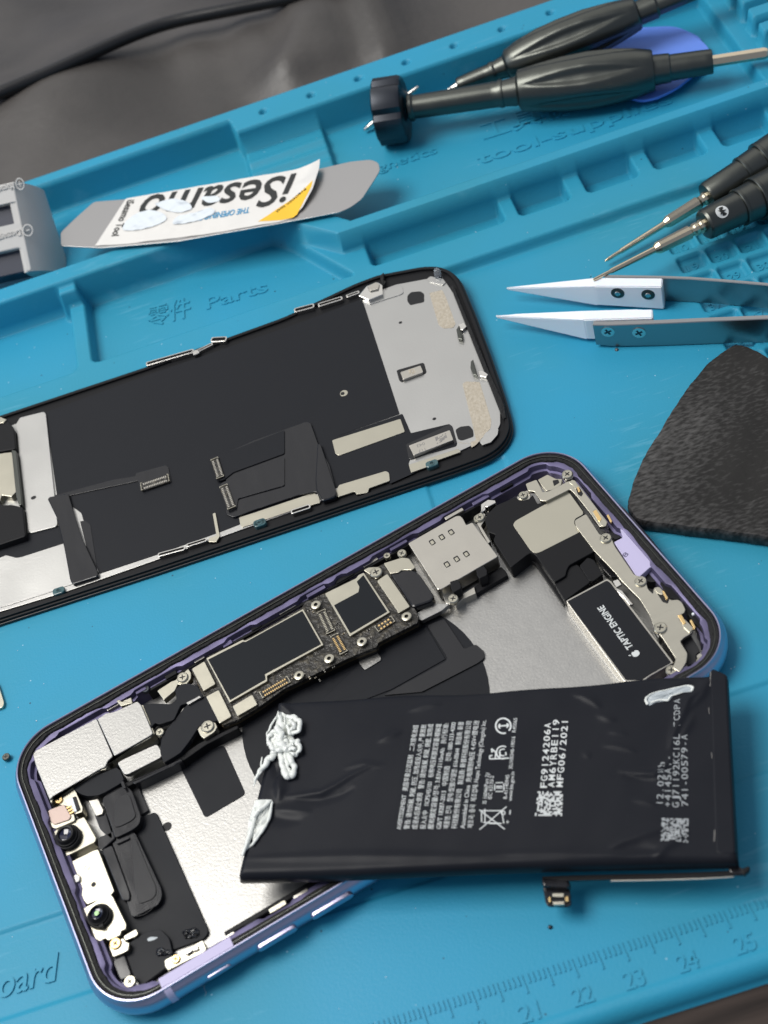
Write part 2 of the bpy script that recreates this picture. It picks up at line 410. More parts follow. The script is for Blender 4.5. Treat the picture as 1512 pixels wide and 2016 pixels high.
V = np.stack([X, Y, Z], -1).reshape(-1,3); nx, ny = len(gx), len(gy)
Fc = [(j*nx+i, j*nx+i+1, (j+1)*nx+i+1, (j+1)*nx+i) for j in range(ny-1) for i in range(nx-1)]
o = mesh_obj('leather_cloth', V, Fc, M['leather'], smooth=180)
tag(o, 'grey leather-like cloth with soft folds behind the blue mat', 'cloth')
pts = [U(*q, zz) for q, zz in zip([(-60,208),(0,183),(90,146),(180,105),(270,66),(345,42),(450,20),(560,-2),(700,-34)], (4,4,3,2,1,0,-1,-2,-2))]
o = tube('cable', spline(pts), 2.4, M['blackrub'], n=14)
tag(o, 'black cable lying across the grey cloth', 'cable')

# ------------------------------------------------------------------ the silicone repair mat
def sstep(d, w):          # 1 where d<0, soft over +-w
    t = np.clip(0.5 - d/(2*w), 0, 1); return t*t*(3-2*t)
def box(X, Y, x0, x1, y0, y1, r=1.5):
    cx, cy, hx, hy = (x0+x1)/2, (y0+y1)/2, (x1-x0)/2-r, (y1-y0)/2-r
    qx, qy = np.abs(X-cx)-hx, np.abs(Y-cy)-hy
    return np.hypot(np.maximum(qx,0), np.maximum(qy,0)) + np.minimum(np.maximum(qx,qy),0) - r
HOLES = [(0.6+15.82*i, 164.5) for i in range(10)]
SLOTS = [(17.5,56.5)] + [(61.4+20.1*k, 76.0+20.1*k) for k in range(7)]
CELLS = [(94.4+8.2*i, 52.0-8.15*j) for i in range(12) for j in range(-1, 9)]
def mat_height(X, Y):
    h = np.zeros_like(X)
    h = np.where(Y > 60, np.maximum(h, 3.0*sstep(74.9-Y, 0.9)), h)
    # ridge between pockets and tool tray, with its diagonal jog
    yl = np.interp(X, [-9,10.5], [116.0,95.6]); yu = np.interp(X, [-4,15.5], [123.3,100.2])
    h = h*sstep(Y-yu, 0.5) + 0.0
    inr = sstep(np.maximum(yl-Y, Y-yu), 0.42)
    # pockets
    pock = sstep(box(X, Y, -160, -72.2, 84.6, 126, 2.0), 0.6)
    rb = np.interp(Y, [86,113], [10.8,-5.0])
    pk2 = sstep(np.maximum(box(X, Y, -66.8, 40, 85.6, 126, 2.0), X-rb), 0.6)
    pock = np.maximum(pock, pk2)
    h = np.where(Y < yu, h*(1-pock) - 1.6*pock, h)
    for x0, x1 in SLOTS:
        s = sstep(box(X, Y, x0, x1, 86.2, 104, 1.6), 0.55)
        h = np.where(Y < yu, h*(1-s) + (-2.2)*s, h)
    stub = sstep(box(X, Y, -73.5, -67.0, 112.6, 120, 0.8), 0.8)
    h = np.where(stub > .01, np.maximum(h, 8.2*stub), h)
    h = np.where(inr > .001, np.maximum(h, 10.0*inr), h)
    # tool tray: ribbed plateau, rim
    pl = sstep(box(X, Y, -9.3, 16.6, 126, 175, 1.0), 0.6)
    rib = 2.6 + 0.9*np.exp(-((Y-151.5)/1.6)**2) + 0.9*np.exp(-((Y-145.5)/1.6)**2) + 0.9*np.exp(-((Y-139.5)/1.6)**2)
    h = np.where(Y > yu+1, np.maximum(h, rib*pl), h)
    rim_in = np.where(X < -10, 166.0, 158.3)
    rim_in = 166.0 - 7.7*sstep(-(X+10), 0.8)
    h = np.where(Y > 120, np.maximum(h, 11.0*sstep(rim_in-Y, 0.45)), h)
    # stepped rack at the right end of the tray
    rk = sstep(box(X, Y, 141.0, 230, 101, 175, 1.0), 0.7)
    h = np.where(Y > yu-1, np.maximum(h, 4.5*rk), h)
    for k in range(8):
        t = sstep(box(X, Y, 146.5, 156, 152.2-8.3*k, 158.0-8.3*k, 1.4), 0.6)
        h = np.where(t > .01, np.maximum(h, 11.0*t), h)
    h = np.where((Y > 98) & (X > 158), np.maximum(h, 11.0*sstep(162-X, 0.6)), h)
    for hx, hy in HOLES:
        d = np.hypot(X-hx, Y-hy)-1.15
        h = h - 2.2*sstep(d, 0.35)
    h = h - 0.55*sstep(np.abs(Y+87.6)-9.6, 0.4)
    h = h - 0.5*sstep(box(X, Y, 12.0, 32.3, -60, 5, 0.6), 0.4)
    h = h + 0.35*sstep(Y+131.2, 0.4)
    for cx, cy in CELLS:
        s = sstep(box(X, Y, cx, cx+6.8, cy-5.7, cy, 0.9), 0.4)
        h = h - 1.9*s
    # outside edges fall to the table
    out = sstep(Y-171.6, 0.8)
    h = h*out + (-4.3)*(1-out)
    t_ = np.clip((-132.3-Y)/3.4, 0, 1); h = h - 4.8*(1-np.sqrt(1-t_*t_*.999))*1.0
    return h
gx = np.concatenate([np.arange(-170,-112,2.0), np.arange(-112, 172, 0.45), np.arange(172, 190, 2.0)])
gy = np.arange(-136.2, 173.3, 0.45)
X, Y = np.meshgrid(gx, gy); Zm = mat_height(X, Y)
nx, ny = len(gx), len(gy)
me = bpy.data.meshes.new('repair_mat')
co = np.stack([X, Y, Zm], -1).reshape(-1,3)*MM
ii, jj = np.meshgrid(np.arange(nx-1), np.arange(ny-1)); q = (jj*nx+ii).ravel()
quads = np.stack([q, q+1, q+1+nx, q+nx], -1)
me.vertices.add(len(co)); me.vertices.foreach_set('co', co.ravel())
me.loops.add(quads.size); me.loops.foreach_set('vertex_index', quads.ravel())
me.polygons.add(len(quads)); me.polygons.foreach_set('loop_start', np.arange(0, quads.size, 4)); 
me.update(calc_edges=True); me.polygons.foreach_set('use_smooth', [True]*len(quads))
me.materials.append(M['silicone'])
matob = bpy.data.objects.new('repair_mat', me); bpy.context.collection.objects.link(matob); matob['_o'] = [0.,0.,0.]
tag(matob, 'blue silicone repair mat with moulded tool tray, pockets and ruler', 'mat')
S = M['silicone']
mb = MB()      # ruler ticks and digits, raised lettering
for i in range(-40, 100):
    x = 44.7 + (i-60)*1.0
    if not -60 < x < 62: continue
    lng = (i-60) % 5 == 0
    y0 = -125.4 if lng else -123.6
    mb.prism([(x-0.17, y0), (x+0.17, y0), (x+0.17-0.28*(1 if lng else .5), -121.6), (x-0.17-0.28*(1 if lng else .5), -121.6)], -0.05, 0.25)
mb.build('ruler_ticks', S, matob)
def emboss(s, k, p0, p1, hgt, z, thick=0.3, shear=0.0, bold=0.01):
    A, B = uv_(k, [p0, p1], z); lettering('raised_lettering', s, A, B, hgt, z, S, matob, thick, shear=shear, bold=bold)
mb = MB()
for s, xc in (('19',-22.2),('20',-11.6),('21',-1.2),('22',9.3),('23',19.4),('24',29.9),('25',41.0),('26',51)):
    lettering('x', s, (xc-1.9,-130.6), (xc+2.0,-130.6), 3.6, 0, S, matob, 0.24, mb=mb, bold=.01)
mb.build('ruler_digits', S, matob); mb = MB()
emboss('tool-supplies', 'Y', (108,432), (1050,132), 5.0, 0)
emboss('工具物', 'Y', (130,310), (560,175), 7.5, 0)
emboss('Magnetics', 'T', (900,470), (1395,308), 4.0, 0)
emboss('零件', 'I', (785,385), (1015,325), 7.0, -1.6)
emboss('Parts', 'I', (1100,297), (1425,200), 5.2, -1.6)
A, B = (-130.0,-92.4), (-91.8,-92.4)
lettering('raised_lettering', 'Motherboard', A, B, 6.2, -0.55, S, matob, 0.35, shear=0.25, bold=.01)
num = 10
for j in range(-1, 8):
    for i in range(0, 8):
        cx, cy = 94.4+8.2*i, 52.0-8.15*j
        s = str(19+9*j+i)
        w = 1.6*len(s)
        lettering('x', s, (cx+3.4-w/2, cy-4.3), (cx+3.4+w/2, cy-4.3), 2.6, -1.9, S, matob, 0.25, mb=mb)
mb.build('cell_digits', S, matob)

# dust, lint and tiny crumbs lying about on the silicone
mb = MB(); rd = np.random.default_rng(12); M['dust'] = mat('pale_dust', (0.45,0.55,0.60), 0.7)
def flake(x, y, z, r):
    n_ = rd.integers(4, 7); a0 = rd.uniform(0, 6)
    mb.prism([(x+r*rd.uniform(.5,1)*math.cos(a0+2*math.pi*i/n_), y+r*rd.uniform(.5,1)*math.sin(a0+2*math.pi*i/n_)) for i in range(n_)], z-.02, z+r*.5, 0, int(rd.random() < .3))
cnt_ = 0
while cnt_ < 230:
    x, y = rd.uniform(-105, 150), rd.uniform(-130, 165)
    hz = mat_height(np.array([[x-.6, x, x+.6]]), np.array([[y, y, y]]))[0]
    if np.ptp(hz) > .05: continue
    flake(x, y, hz[1], rd.choice([.10,.14,.18,.24], p=[.4,.3,.2,.1])); cnt_ += 1
for k in range(16):
    x, y = rd.uniform(-100, 120), rd.uniform(-125, 70); hz = float(mat_height(np.array([[x]]), np.array([[y]]))[0,0])
    a = rd.uniform(0, 6); p0 = np.array([x, y])
    for i in range(7):
        a += rd.normal()*.5; p1 = p0+.35*np.array([math.cos(a), math.sin(a)]); nrm_ = .035*np.array([-math.sin(a), math.cos(a)])
        mb.prism([tuple(p0-nrm_), tuple(p1-nrm_), tuple(p1+nrm_), tuple(p0+nrm_)], hz, hz+.09); p0 = p1
o = mb.build('dust', M['dust'], None, None, [M['black']]); o['kind'] = 'stuff'
#PART2
# ================================================================== opened phone housing
PA = math.radians(14.125); PC = np.array([-17.09, -54.88]); HL, HW = 75.45, 37.85
ca, sa = math.cos(PA), math.sin(PA)
def PL(u, v): return (PC[0]+ca*u-sa*v, PC[1]+sa*u+ca*v)          # phone axes -> mat axes
def inv(x, y): dx, dy = x-PC[0], y-PC[1]; return (ca*dx+sa*dy, -sa*dx+ca*dy)
def rrect(hl, hw, R, n=14, m=1):
    out = []
    for cx, cy, a0 in ((hl-R, hw-R, 0), (-hl+R, hw-R, 90), (-hl+R, -hw+R, 180), (hl-R, -hw+R, 270)):
        for i in range(n+1):
            a = math.radians(a0+90*i/n); out.append((cx+R*math.cos(a), cy+R*math.sin(a)))
    return out
def resample(p, step):
    out = []; m = len(p)
    for i in range(m):
        a, b = np.array(p[i]), np.array(p[(i+1) % m]); L_ = np.linalg.norm(b-a); n = max(1, int(L_/step))
        for k in range(n): out.append(tuple(a+(b-a)*k/n))
    return out
def sweep(name, prof, path, mat_, parent, normals=None, dfun=None, closed_prof=False, smooth=40):
    """prof: list of (inward distance, z). path closed polygon (ccw) in phone axes"""
    m = len(path); V = []; Fc = []
    P = np.array(path); T = np.roll(P,-1,0)-np.roll(P,1,0); T /= np.linalg.norm(T,axis=1)[:,None]; Nn = np.stack([-T[:,1], T[:,0]],1)
    for j, (d, z) in enumerate(prof):
        for i in range(m):
            dd, zz = (d, z) if dfun is None else dfun(i, j, d, z, P[i])
            x, y = P[i]+Nn[i]*dd; X_, Y_ = PL(x, y); V.append((X_, Y_, zz))
    k = len(prof)
    for j in range(k-1 if not closed_prof else k):
        j2 = (j+1) % k
        for i in range(m):
            i2 = (i+1) % m
            Fc.append((j*m+i, j*m+i2, j2*m+i2, j2*m+i))
    return mesh_obj(name, V, Fc, mat_, parent, smooth)

PH_ = thing('smartphone', 'opened purple phone housing with circuit board and speaker exposed, lying under the black battery', 'phone housing', (PC[0], PC[1], 0))
path = resample(rrect(HL, HW, 12.5, 16), 1.2)
prof = []
for a in np.linspace(-80, 46, 12):
    prof.append((4.0-4.0*math.cos(math.radians(a)), 4.0+3.95*math.sin(math.radians(a))))
prof += [(1.36, 7.25), (1.62, 7.32), (1.72, 7.2), (1.75, 6.2)]
sweep('frame', prof, path, M['purple'], PH_)
# step inside the frame, inner wall, foam seal
rr = np.random.default_rng(3)
nz = rr.normal(0, 1, len(path)); nz = np.convolve(np.r_[nz, nz[:8]], np.ones(3)/3, 'same')[:len(path)]
def rail_d(i, j, d, z, p):
    if j < 2: return d, z
    w = math.copysign(1, math.sin(i*0.37)+.6*math.sin(i*0.83+1))
    return d+max(-0.2, w)*0.55, z
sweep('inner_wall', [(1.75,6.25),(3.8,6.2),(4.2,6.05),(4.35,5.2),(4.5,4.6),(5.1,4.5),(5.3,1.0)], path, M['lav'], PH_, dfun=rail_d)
def seal_d(i, j, d, z, p):
    return d+(0 if j < 2 else 0.20*nz[i]), z+0.09*nz[(i*3) % len(nz)]*(1 if 0 < j < 5 else 0)
sweep('foam_seal', [(1.76,6.2),(1.9,6.9),(2.5,6.95),(2.58,6.75),(3.4,6.7),(3.6,6.15)], path, M['fuzz'], PH_, dfun=seal_d)
sweep('seal_line', [(2.46,6.9),(2.5,7.04),(2.62,7.04),(2.66,6.9)], path, M['anod'], PH_)
prism('back_shell', [PL(*q) for q in rrect(HL-2.6, HW-2.6, 10)], 0.02, 0.9, M['purple'], PH_, 0)
bp_ = prism('back_plate', [PL(*q) for q in rrect(HL-5.2, HW-5.2, 8)], 0.9, 1.4, M['alu'], PH_, 0.05)

# --- films and flexes lying on the back plate
def arc_fit(pts):
    A_ = np.array([[2*x, 2*y, 1] for x, y in pts]); b_ = np.array([x*x+y*y for x, y in pts])
    s = np.linalg.lstsq(A_, b_, rcond=None)[0]; return s[0], s[1], math.sqrt(s[2]+s[0]**2+s[1]**2)
cx_, cy_, cr_ = arc_fit(W2('P', [(472,1443),(481,1487),(505,1520),(943,1306),(957,1327),(973,1352)], 1.6))
prism('charging_coil_cover', circ((cx_, cy_), cr_, 64), 1.4, 1.62, M['film'], PH_, 0.05)
pp('coil_flex', 'C', [(560,940),(845,825),(960,1020),(640,1200),(300,1330),(150,1330)], 1.4, 1.85, M['film'], PH_, r=.3)
pp('flex_strap', 'C', [(850,820),(950,780),(1070,960),(1140,932),(1190,975),(1190,1015),(1150,1045),(820,1215),(590,1235),(960,1035),(972,1012)], 1.4, 2.0, M['flexgrey'], PH_, .06, .5)
pp('black_sticker', 'A', [(945,595),(1190,503),(1307,765),(1090,893)], 1.4, 1.52, M['film'], PH_, .04, 1.0)
prism('plate_hole', circ(U(*px('A',[(888,937)])[0], 1.45)[:2], 1.05), 1.4, 1.45, M['void'], PH_, 0)
pp('grey_pad', 'B', [(1345,610),(1455,550),(1487,600),(1385,663)], 1.4, 2.15, M['alu'], PH_, .05, .6)
pp('antenna_sheet', 'A', [(745,890),(828,858),(1110,1495),(1088,1532),(900,1600),(880,1690),(760,1790),(690,1700),(640,1560),(660,1420),(600,1300),(520,1040),(640,960)], 1.4, 2.1, M['film'], PH_, .08, .8)
pp('antenna_cover', 'A', [(680,1560),(770,1500),(850,1480),(900,1530),(915,1600),(940,1640),(880,1690),(745,1790),(690,1700),(660,1610)], 2.1, 2.9, M['film'], PH_, .1, .8)
pp('camera_flex', 'A', [(540,790),(600,740),(665,720),(700,745),(748,880),(742,925),(705,955),(610,1000),(600,960)], 1.4, 4.2, M['flex'], PH_, .1, .9)
pp('camera_flex', 'A', [(590,1010),(712,958),(858,1270),(862,1315),(840,1355),(700,1425),(672,1330),(700,1312)], 1.4, 3.4, M['flex'], PH_, .1, 1.1)
mb = MB()
def arc_lines(c, r0, r1, n, a0, a1, z, m=16):
    for r_ in np.linspace(r0, r1, n):
        P_ = [(c[0]+r_*math.cos(math.radians(a0+(a1-a0)*i/m)), c[1]-r_*math.sin(math.radians(a0+(a1-a0)*i/m))) for i in range(m+1)]
        Q_ = uv_('A', P_, z)
        for a, b in zip(Q_[:-1], Q_[1:]):
            d_ = np.array(b)-np.array(a); d_ /= np.linalg.norm(d_)+1e-9; n_ = np.array([-d_[1], d_[0]])*.045
            mb.prism([tuple(np.array(a)-n_), tuple(np.array(b)-n_), tuple(np.array(b)+n_), tuple(np.array(a)+n_)], z-.1, z+.03)
arc_lines((715,1290), 40, 125, 8, -85, 5, 3.4); arc_lines((625,850), 60, 108, 6, -60, 0, 4.2); arc_lines((640,1130), 30, 60, 4, 20, 80, 3.4)
mb.build('flex_arcs_sheen', M['flexgrey'], PH_)  # grey arcs draw the line pattern and paint in the sheen streaks
pp('flex_rib', 'A', [(695,735),(730,712),(790,850),(745,880)], 1.4, 2.3, M['flexgrey'], PH_, .1, .2)
pp('flex_fold', 'A', [(540,1060),(595,1035),(690,1290),(690,1330),(650,1330)], 1.4, 3.9, M['flex'], PH_, .2, .6)
pp('flex_layer', 'A', [(612,800),(668,760),(690,775),(722,880),(700,905),(640,935),(605,940)], 4.2, 4.45, M['flexgrey'], PH_, .05, .6)
pp('flex_layer', 'A', [(700,1010),(722,1005),(830,1262),(828,1300),(805,1325),(740,1350),(715,1270)], 3.4, 3.6, M['flexgrey'], PH_, .05, .8)
pp('flex_layer', 'A', [(610,1015),(680,985),(690,1000),(620,1032)], 3.4, 3.9, M['flex'], PH_, .08, .3)
pp('cover_seam', 'A', [(640,700),(655,694),(668,730),(655,738)], 5.0, 5.25, M['flex'], PH_, .05, .1)
pp('sensor_bracket', 'A', [(470,800),(520,790),(550,850),(545,870),(510,880)], 1.4, 4.6, M['satin'], PH_, .1, .3)
pp('flex_clip', 'A', [(500,870),(560,860),(600,990),(590,1005),(530,950)], 1.4, 4.0, M['flex'], PH_, .15, .4)

# --- screws
def screw_data(c, z, r, h=0.7):
    mbs = MB(); c = np.array([c[0], c[1]])
    pr = [(0,r*0.98),(h*0.55,r),(h,r*0.86),(h,r*0.74),(h-0.06,r*0.70),(h-0.06,0.02)]
    V, Fc = lathe_data((c[0],c[1],z-0.4), (c[0],c[1],z+1), [(t+0.4 if t else 0, q) for t, q in pr], 20)
    mbs.add(V, Fc, 0)
    a = rr.uniform(0, 1.5)
    for k in (0, 1):
        b = a+k*math.pi/2; dx, dy = math.cos(b), math.sin(b); l, w = r*0.5, r*0.11
        mbs.prism([(c[0]+dx*l-dy*w, c[1]+dy*l+dx*w),(c[0]-dx*l-dy*w, c[1]-dy*l+dx*w),(c[0]-dx*l+dy*w, c[1]-dy*l-dx*w),(c[0]+dx*l+dy*w, c[1]+dy*l-dx*w)], z+h-0.2, z+h-0.045+0.002*k, 0, 1)
    return mbs
def screw(k, q, z, r, parent=None, m='cream', name='screw', h=0.45):
    return screw_data(U(*px(k,[q])[0], z)[:2], z, r, h).build(name, M[m], parent or PH_, 35, [M['void']])
def standoff(k, q, z, r):
    c = U(*px(k,[q])[0], z)[:2]
    V, Fc = lathe_data((c[0],c[1],z-1.2), (c[0],c[1],z+1), [(0,r*.9),(0.8,r*.9),(0.8,r),(1.15,r),(1.2,r*.9),(1.2,r*.42),(0.6,r*.38)], 20, caps=False)
    mb_ = MB(); mb_.add(V, Fc, 0); mb_.prism(circ(c, r*.4, 12), z-1.0, z-0.5, 0, 1)
    return mb_.build('standoff', M['cream'], PH_, 40, [M['void']])
def connector(k, p0, p1, wpx, z, parent=None, pins=10, gold='gold', base='cream'):
    (x0,y0),(x1,y1) = [U(*q, z)[:2] for q in px(k,[p0,p1])]
    L_ = math.hypot(x1-x0, y1-y0); dx, dy = (x1-x0)/L_, (y1-y0)/L_
    w = wpx/CROPS[k][0]/8.9
    def P_(u, v): return (x0+dx*u-dy*v, y0+dy*u+dx*v)
    def R_(u0,u1,v0,v1): return [P_(u0,v0),P_(u1,v0),P_(u1,v1),P_(u0,v1)]
    mb_ = MB()
    mb_.prism(rnd(R_(0,L_,-w/2,w/2),.2), z-.5, z, .05, 1)
    e = 0.13
    for (a_,b_,c_,d_) in ((0,.45,-w/2,w/2),(L_-.45,L_,-w/2,w/2)):
        mb_.prism(R_(a_,b_,c_,c_+e), z-.2, z+.22, 0, 2); mb_.prism(R_(a_,b_,d_-e,d_), z-.2, z+.22, 0, 2)
    mb_.prism(R_(0,e,-w/2,w/2), z-.2, z+.221, 0, 2); mb_.prism(R_(L_-e,L_,-w/2,w/2), z-.2, z+.221, 0, 2)
    mb_.prism(R_(.5,L_-.5,-w*.12,w*.12), z-.2, z+.12, .03, 1)
    for i in range(pins):
        u = .6+(L_-1.2)*(i+.5)/pins; q = (L_-1.2)/pins*.28
        mb_.prism(R_(u-q,u+q,-w*.40,-w*.16), z-.2, z+.1, 0, 0); mb_.prism(R_(u-q,u+q,w*.16,w*.40), z-.2, z+.1, 0, 0)
    return mb_.build('connector', M[gold], parent or PH_, None, [M['pcb'], M[base]])

# --- logic board
def Bx(pts): return pts
board = [(376,1318),(402,1302),(410,1291),(491,1255),(594,1196),(600,1186),(634,1170),(722,1127),(762,1106),(812,1190),(824,1212),(822,1226),(745,1265),(742,1273),(692,1293),(560,1356),(512,1390),(470,1416),(438,1428),(425,1400),(398,1362)]
bd = pp('logic_board', 'P', board, 4.0, 5.0, M['pcb'], PH_, .08, .3)
lowb = [(x+4, y+7) for x, y in board]
pp('board_frame', 'P', lowb, 1.4, 3.2, M['plastic'], PH_, .1, .4)
pp('board_edge', 'P', [(x+1, y+4) for x, y in board], 3.2, 3.98, M['brown'], PH_, 0, .4)
zc = 5.6
def chip(k, pts, blk, z=5.7):
    c = pp('chip_shield', k, pts, 5.0, z, M['cream'], PH_, .08, .25)
    pp('chip_film', k, blk, z, z+.04, M['chip'], c, .02, .2)
    return c
c1 = chip('B', [(441,592),(660,480),(670,488),(690,480),(1018,298),(1140,512),(803,697),(806,728),(580,856)],
     [(452,600),(664,492),(674,496),(1014,310),(1126,508),(790,688),(796,718),(584,842)])
c2 = chip('C', [(240,630),(425,540),(440,520),(472,505),(628,742),(390,885)], [(295,700),(440,622),(446,590),(430,560),(470,520),(612,738),(392,868)])
for k, pts in (('B',[(355,655),(430,610),(497,745),(425,787)]),('B',[(440,820),(515,780),(592,938),(520,980)]),('B',[(598,877),(715,808),(747,868),(627,937)]),('C',[(550,555),(612,512),(747,708),(680,747)]),('C',[(470,490),(500,475),(560,470),(580,520),(545,545),(515,520)])):
    pp('shield_pad', k, pts, 5.0, 5.75, M['cream'], PH_, .08, .35)
for k, q in (('B',(1093,272)),('B',(1172,592)),('B',(993,692)),('C',(460,915)),('C',(726,765))): standoff(k, q, 6.0, 1.15)
connector('B', (1125,312), (1185,440), 58, 5.35, pins=12, gold='cream'); connector('B', (1203,455), (1262,562), 52, 5.35, pins=10)
connector('B', (768,815), (935,718), 50, 5.35, pins=12); connector('C', (548,845), (648,782), 50, 5.35, pins=4)
# small passive components strewn on the free areas of the board
mb = MB()
for k, x0, y0, x1, y1, n in (('B',1050,290,1280,600,16),('B',820,640,1220,760,14),('B',640,790,760,880,4),('C',400,830,600,900,6),('C',600,700,760,760,4)):
    for i in range(n):
        x = rr.uniform(x0,x1); y = rr.uniform(y0,y1)
        c = U(*px(k,[(x,y)])[0], 5.1)[:2]; l = rr.uniform(.18,.36)
        w_ = l*.55; cs, sn = (ca, sa) if i % 2 else (-sa, ca)
        def rp_(u, v): return (c[0]+cs*u-sn*v, c[1]+sn*u+cs*v)
        mb.prism([rp_(-l,-w_),rp_(l,-w_),rp_(l,w_),rp_(-l,w_)], 4.9, 5.16, 0.02, i % 3)
        for e_ in (-1, 1): mb.prism([rp_(e_*l*.72,-w_*1.05),rp_(e_*l*1.1,-w_*1.05),rp_(e_*l*1.1,w_*1.05),rp_(e_*l*.72,w_*1.05)][::e_], 4.9, 5.18, 0, 3)
mb.build('passive_components', M['pcb'], bd, None, [M['brown'], M['plastic'], M['satin']])

# --- SIM card cage
sim = pp('sim_cage', 'C', [(735,330),(757,318),(1020,168),(1045,165),(1062,182),(1082,222),(1118,205),(1272,410),(938,603),(912,608)], 2.2, 6.0, M['satin'], PH_, .15, .4)
mb = MB()
for q in ((880,325),(937,295),(993,265),(968,457),(1026,425),(1083,395)):
    c = U(*px('C',[q])[0], 6.0)[:2]
    def R4(cx,cy,l,w,a):
        return [(cx+math.cos(a)*x-math.sin(a)*y, cy+math.sin(a)*x+math.cos(a)*y) for x,y in ((-l,-w),(l,-w),(l,w),(-l,w))]
    mb.prism(rnd(R4(*c,.62,.85,PA),.3), 5.9, 6.015, 0, 1); mb.prism(rnd(R4(c[0],c[1]-.12,.38,.55,PA),.2), 5.9, 6.12, .05, 0)
mb.build('sim_contacts', M['cream'], sim, None, [M['void']])
pp('cage_clip', 'C', [(985,560),(1030,545),(1050,575),(1050,600),(1005,625),(990,600)], 2.0, 6.2, M['plastic'], sim, .1, .2)
pp('cage_clip', 'C', [(1140,482),(1185,465),(1205,490),(1205,520),(1160,542),(1145,520)], 2.0, 6.2, M['plastic'], sim, .1, .2)
pp('cage_foot', 'C', [(930,610),(990,600),(1010,640),(1050,640),(1130,590),(1140,630),(1060,665),(1020,700),(960,690)], 1.4, 3.4, M['satin'], sim, .1, .2)
pp('cage_ledge', 'C', [(1120,600),(1290,470),(1320,500),(1330,520),(1140,632)], 1.4, 2.8, M['plastic'], PH_, .1, .2)
pp('board_flex', 'C', [(625,510),(680,485),(760,480),(800,510),(890,640),(880,675),(760,715),(700,620)], 3.0, 5.6, M['flex'], PH_, .5, .9)
pp('board_bracket', 'C', [(590,450),(700,415),(740,420),(780,475),(760,490),(700,490),(680,505),(630,512)], 4.0, 5.9, M['cream'], PH_, .1, .35)
pp('board_bracket', 'C', [(780,750),(880,690),(960,690),(985,690),(940,730),(820,790),(800,785)], 2.5, 3.8, M['alu'], PH_, .1, .3)
for q, r in (((547,507),1.5),((700,395),1.15),((1005,665),1.25),((612,410),.9),((1155,188),1.2)): screw('C', q, 5.7 if r > 1.4 else 4.9, r)

# --- loudspeaker box
sp = pp('speaker_box', 'D', [(45,480),(52,445),(110,390),(215,345),(240,362),(290,362),(315,330),(345,385),(520,300),(545,300),(612,440),(590,520),(672,655),(525,735),(510,765),(505,795),(440,833),(335,680),(310,662),(285,675),(190,750),(90,590),(105,560),(62,545)], 1.4, 5.6, M['plastic'], PH_, .15, .5)
pp('speaker_label', 'D', [(203,505),(215,482),(520,312),(612,440),(556,470),(553,500),(590,543),(355,662),(325,665),(300,645)], 5.6, 5.66, M['cream'], sp, .03, .9)
pp('speaker_skirt', 'D', [(85,600),(190,770),(205,785),(300,712),(325,722),(492,965),(545,935),(440,800),(335,660),(200,600)], 1.4, 2.6, M['plastic'], PH_, .2, .6)
pp('connector_cover', 'D', [(440,840),(508,800),(520,748),(572,728),(650,828),(500,938)], 1.4, 4.9, M['plastic'], PH_, .12, .6)
pp('connector_cover', 'D', [(583,738),(630,690),(665,702),(718,785),(665,825),(640,825)], 1.4, 5.2, M['plastic'], PH_, .12, .4)
pp('flex_connector', 'D', [(690,710),(720,690),(760,730),(800,800),(760,800),(720,760)], 1.4, 4.0, M['flex'], PH_, .1, .3)
# --- haptic engine
hp = pp('haptic_engine', 'D', [(505,938),(742,810),(768,828),(1125,1292),(985,1372),(950,1400),(838,1400)], 1.4, 5.0, M['satin'], PH_, .12, .4)
pp('haptic_film', 'D', [(514,942),(740,822),(760,834),(1110,1292),(985,1362),(940,1392),(850,1392)], 5.0, 5.06, M['film'], hp, .03, .3)
pp('haptic_tray', 'D', [(500,960),(508,1000),(620,1150),(810,1400),(870,1400),(560,960)], 1.4, 2.2, M['alu'], PH_, .06, .4)
A, B = uv_('D', [(893,1203),(719,962)], 5.1)
lettering('haptic_lettering', 'TAPTIC ENGINE', A, B, 1.55, 5.07, M['ink'], hp, .02, bold=.02)
ac = U(*px('D',[(905,1240)])[0], 5.1)[:2]
ad = np.array(B)-np.array(A); ad /= np.linalg.norm(ad); au = np.array([-ad[1], ad[0]])
body = []
for i in range(48):
    t = 2*math.pi*i/48; x, y = .80*math.cos(t), .92*math.sin(t)
    if y > 0: y -= .16*math.exp(-(x/.28)**2)
    else: y += .10*math.exp(-(x/.25)**2)
    x *= 1-.10*max(0,-math.sin(t))
    if (x-.98)**2+(y-.12)**2 < .42**2:
        a_ = math.atan2(y-.12, x-.98); x, y = .98+.42*math.cos(a_), .12+.42*math.sin(a_)
    body.append(tuple(np.array(ac)+ad*x+au*y))
mb = MB(); mb.prism(body, 5.04, 5.09)
leaf = [(0,1.0),(.08,1.3),(.36,1.58),(.40,1.3),(.22,1.05)]
mb.prism([tuple(np.array(ac)+ad*x+au*y) for x, y in leaf], 5.04, 5.09)
mb.build('haptic_emblem', M['ink'], hp)
mb = MB()
for pts in ([(775,825),(805,815),(825,845),(795,862)],[(790,865),(825,880),(890,960),(870,960),(835,915),(800,885)]):
    mb.prism(uv_('D', pts, 5.4), 4.8, 5.4, .05)
mb.build('haptic_clips', M['chrome'], hp)

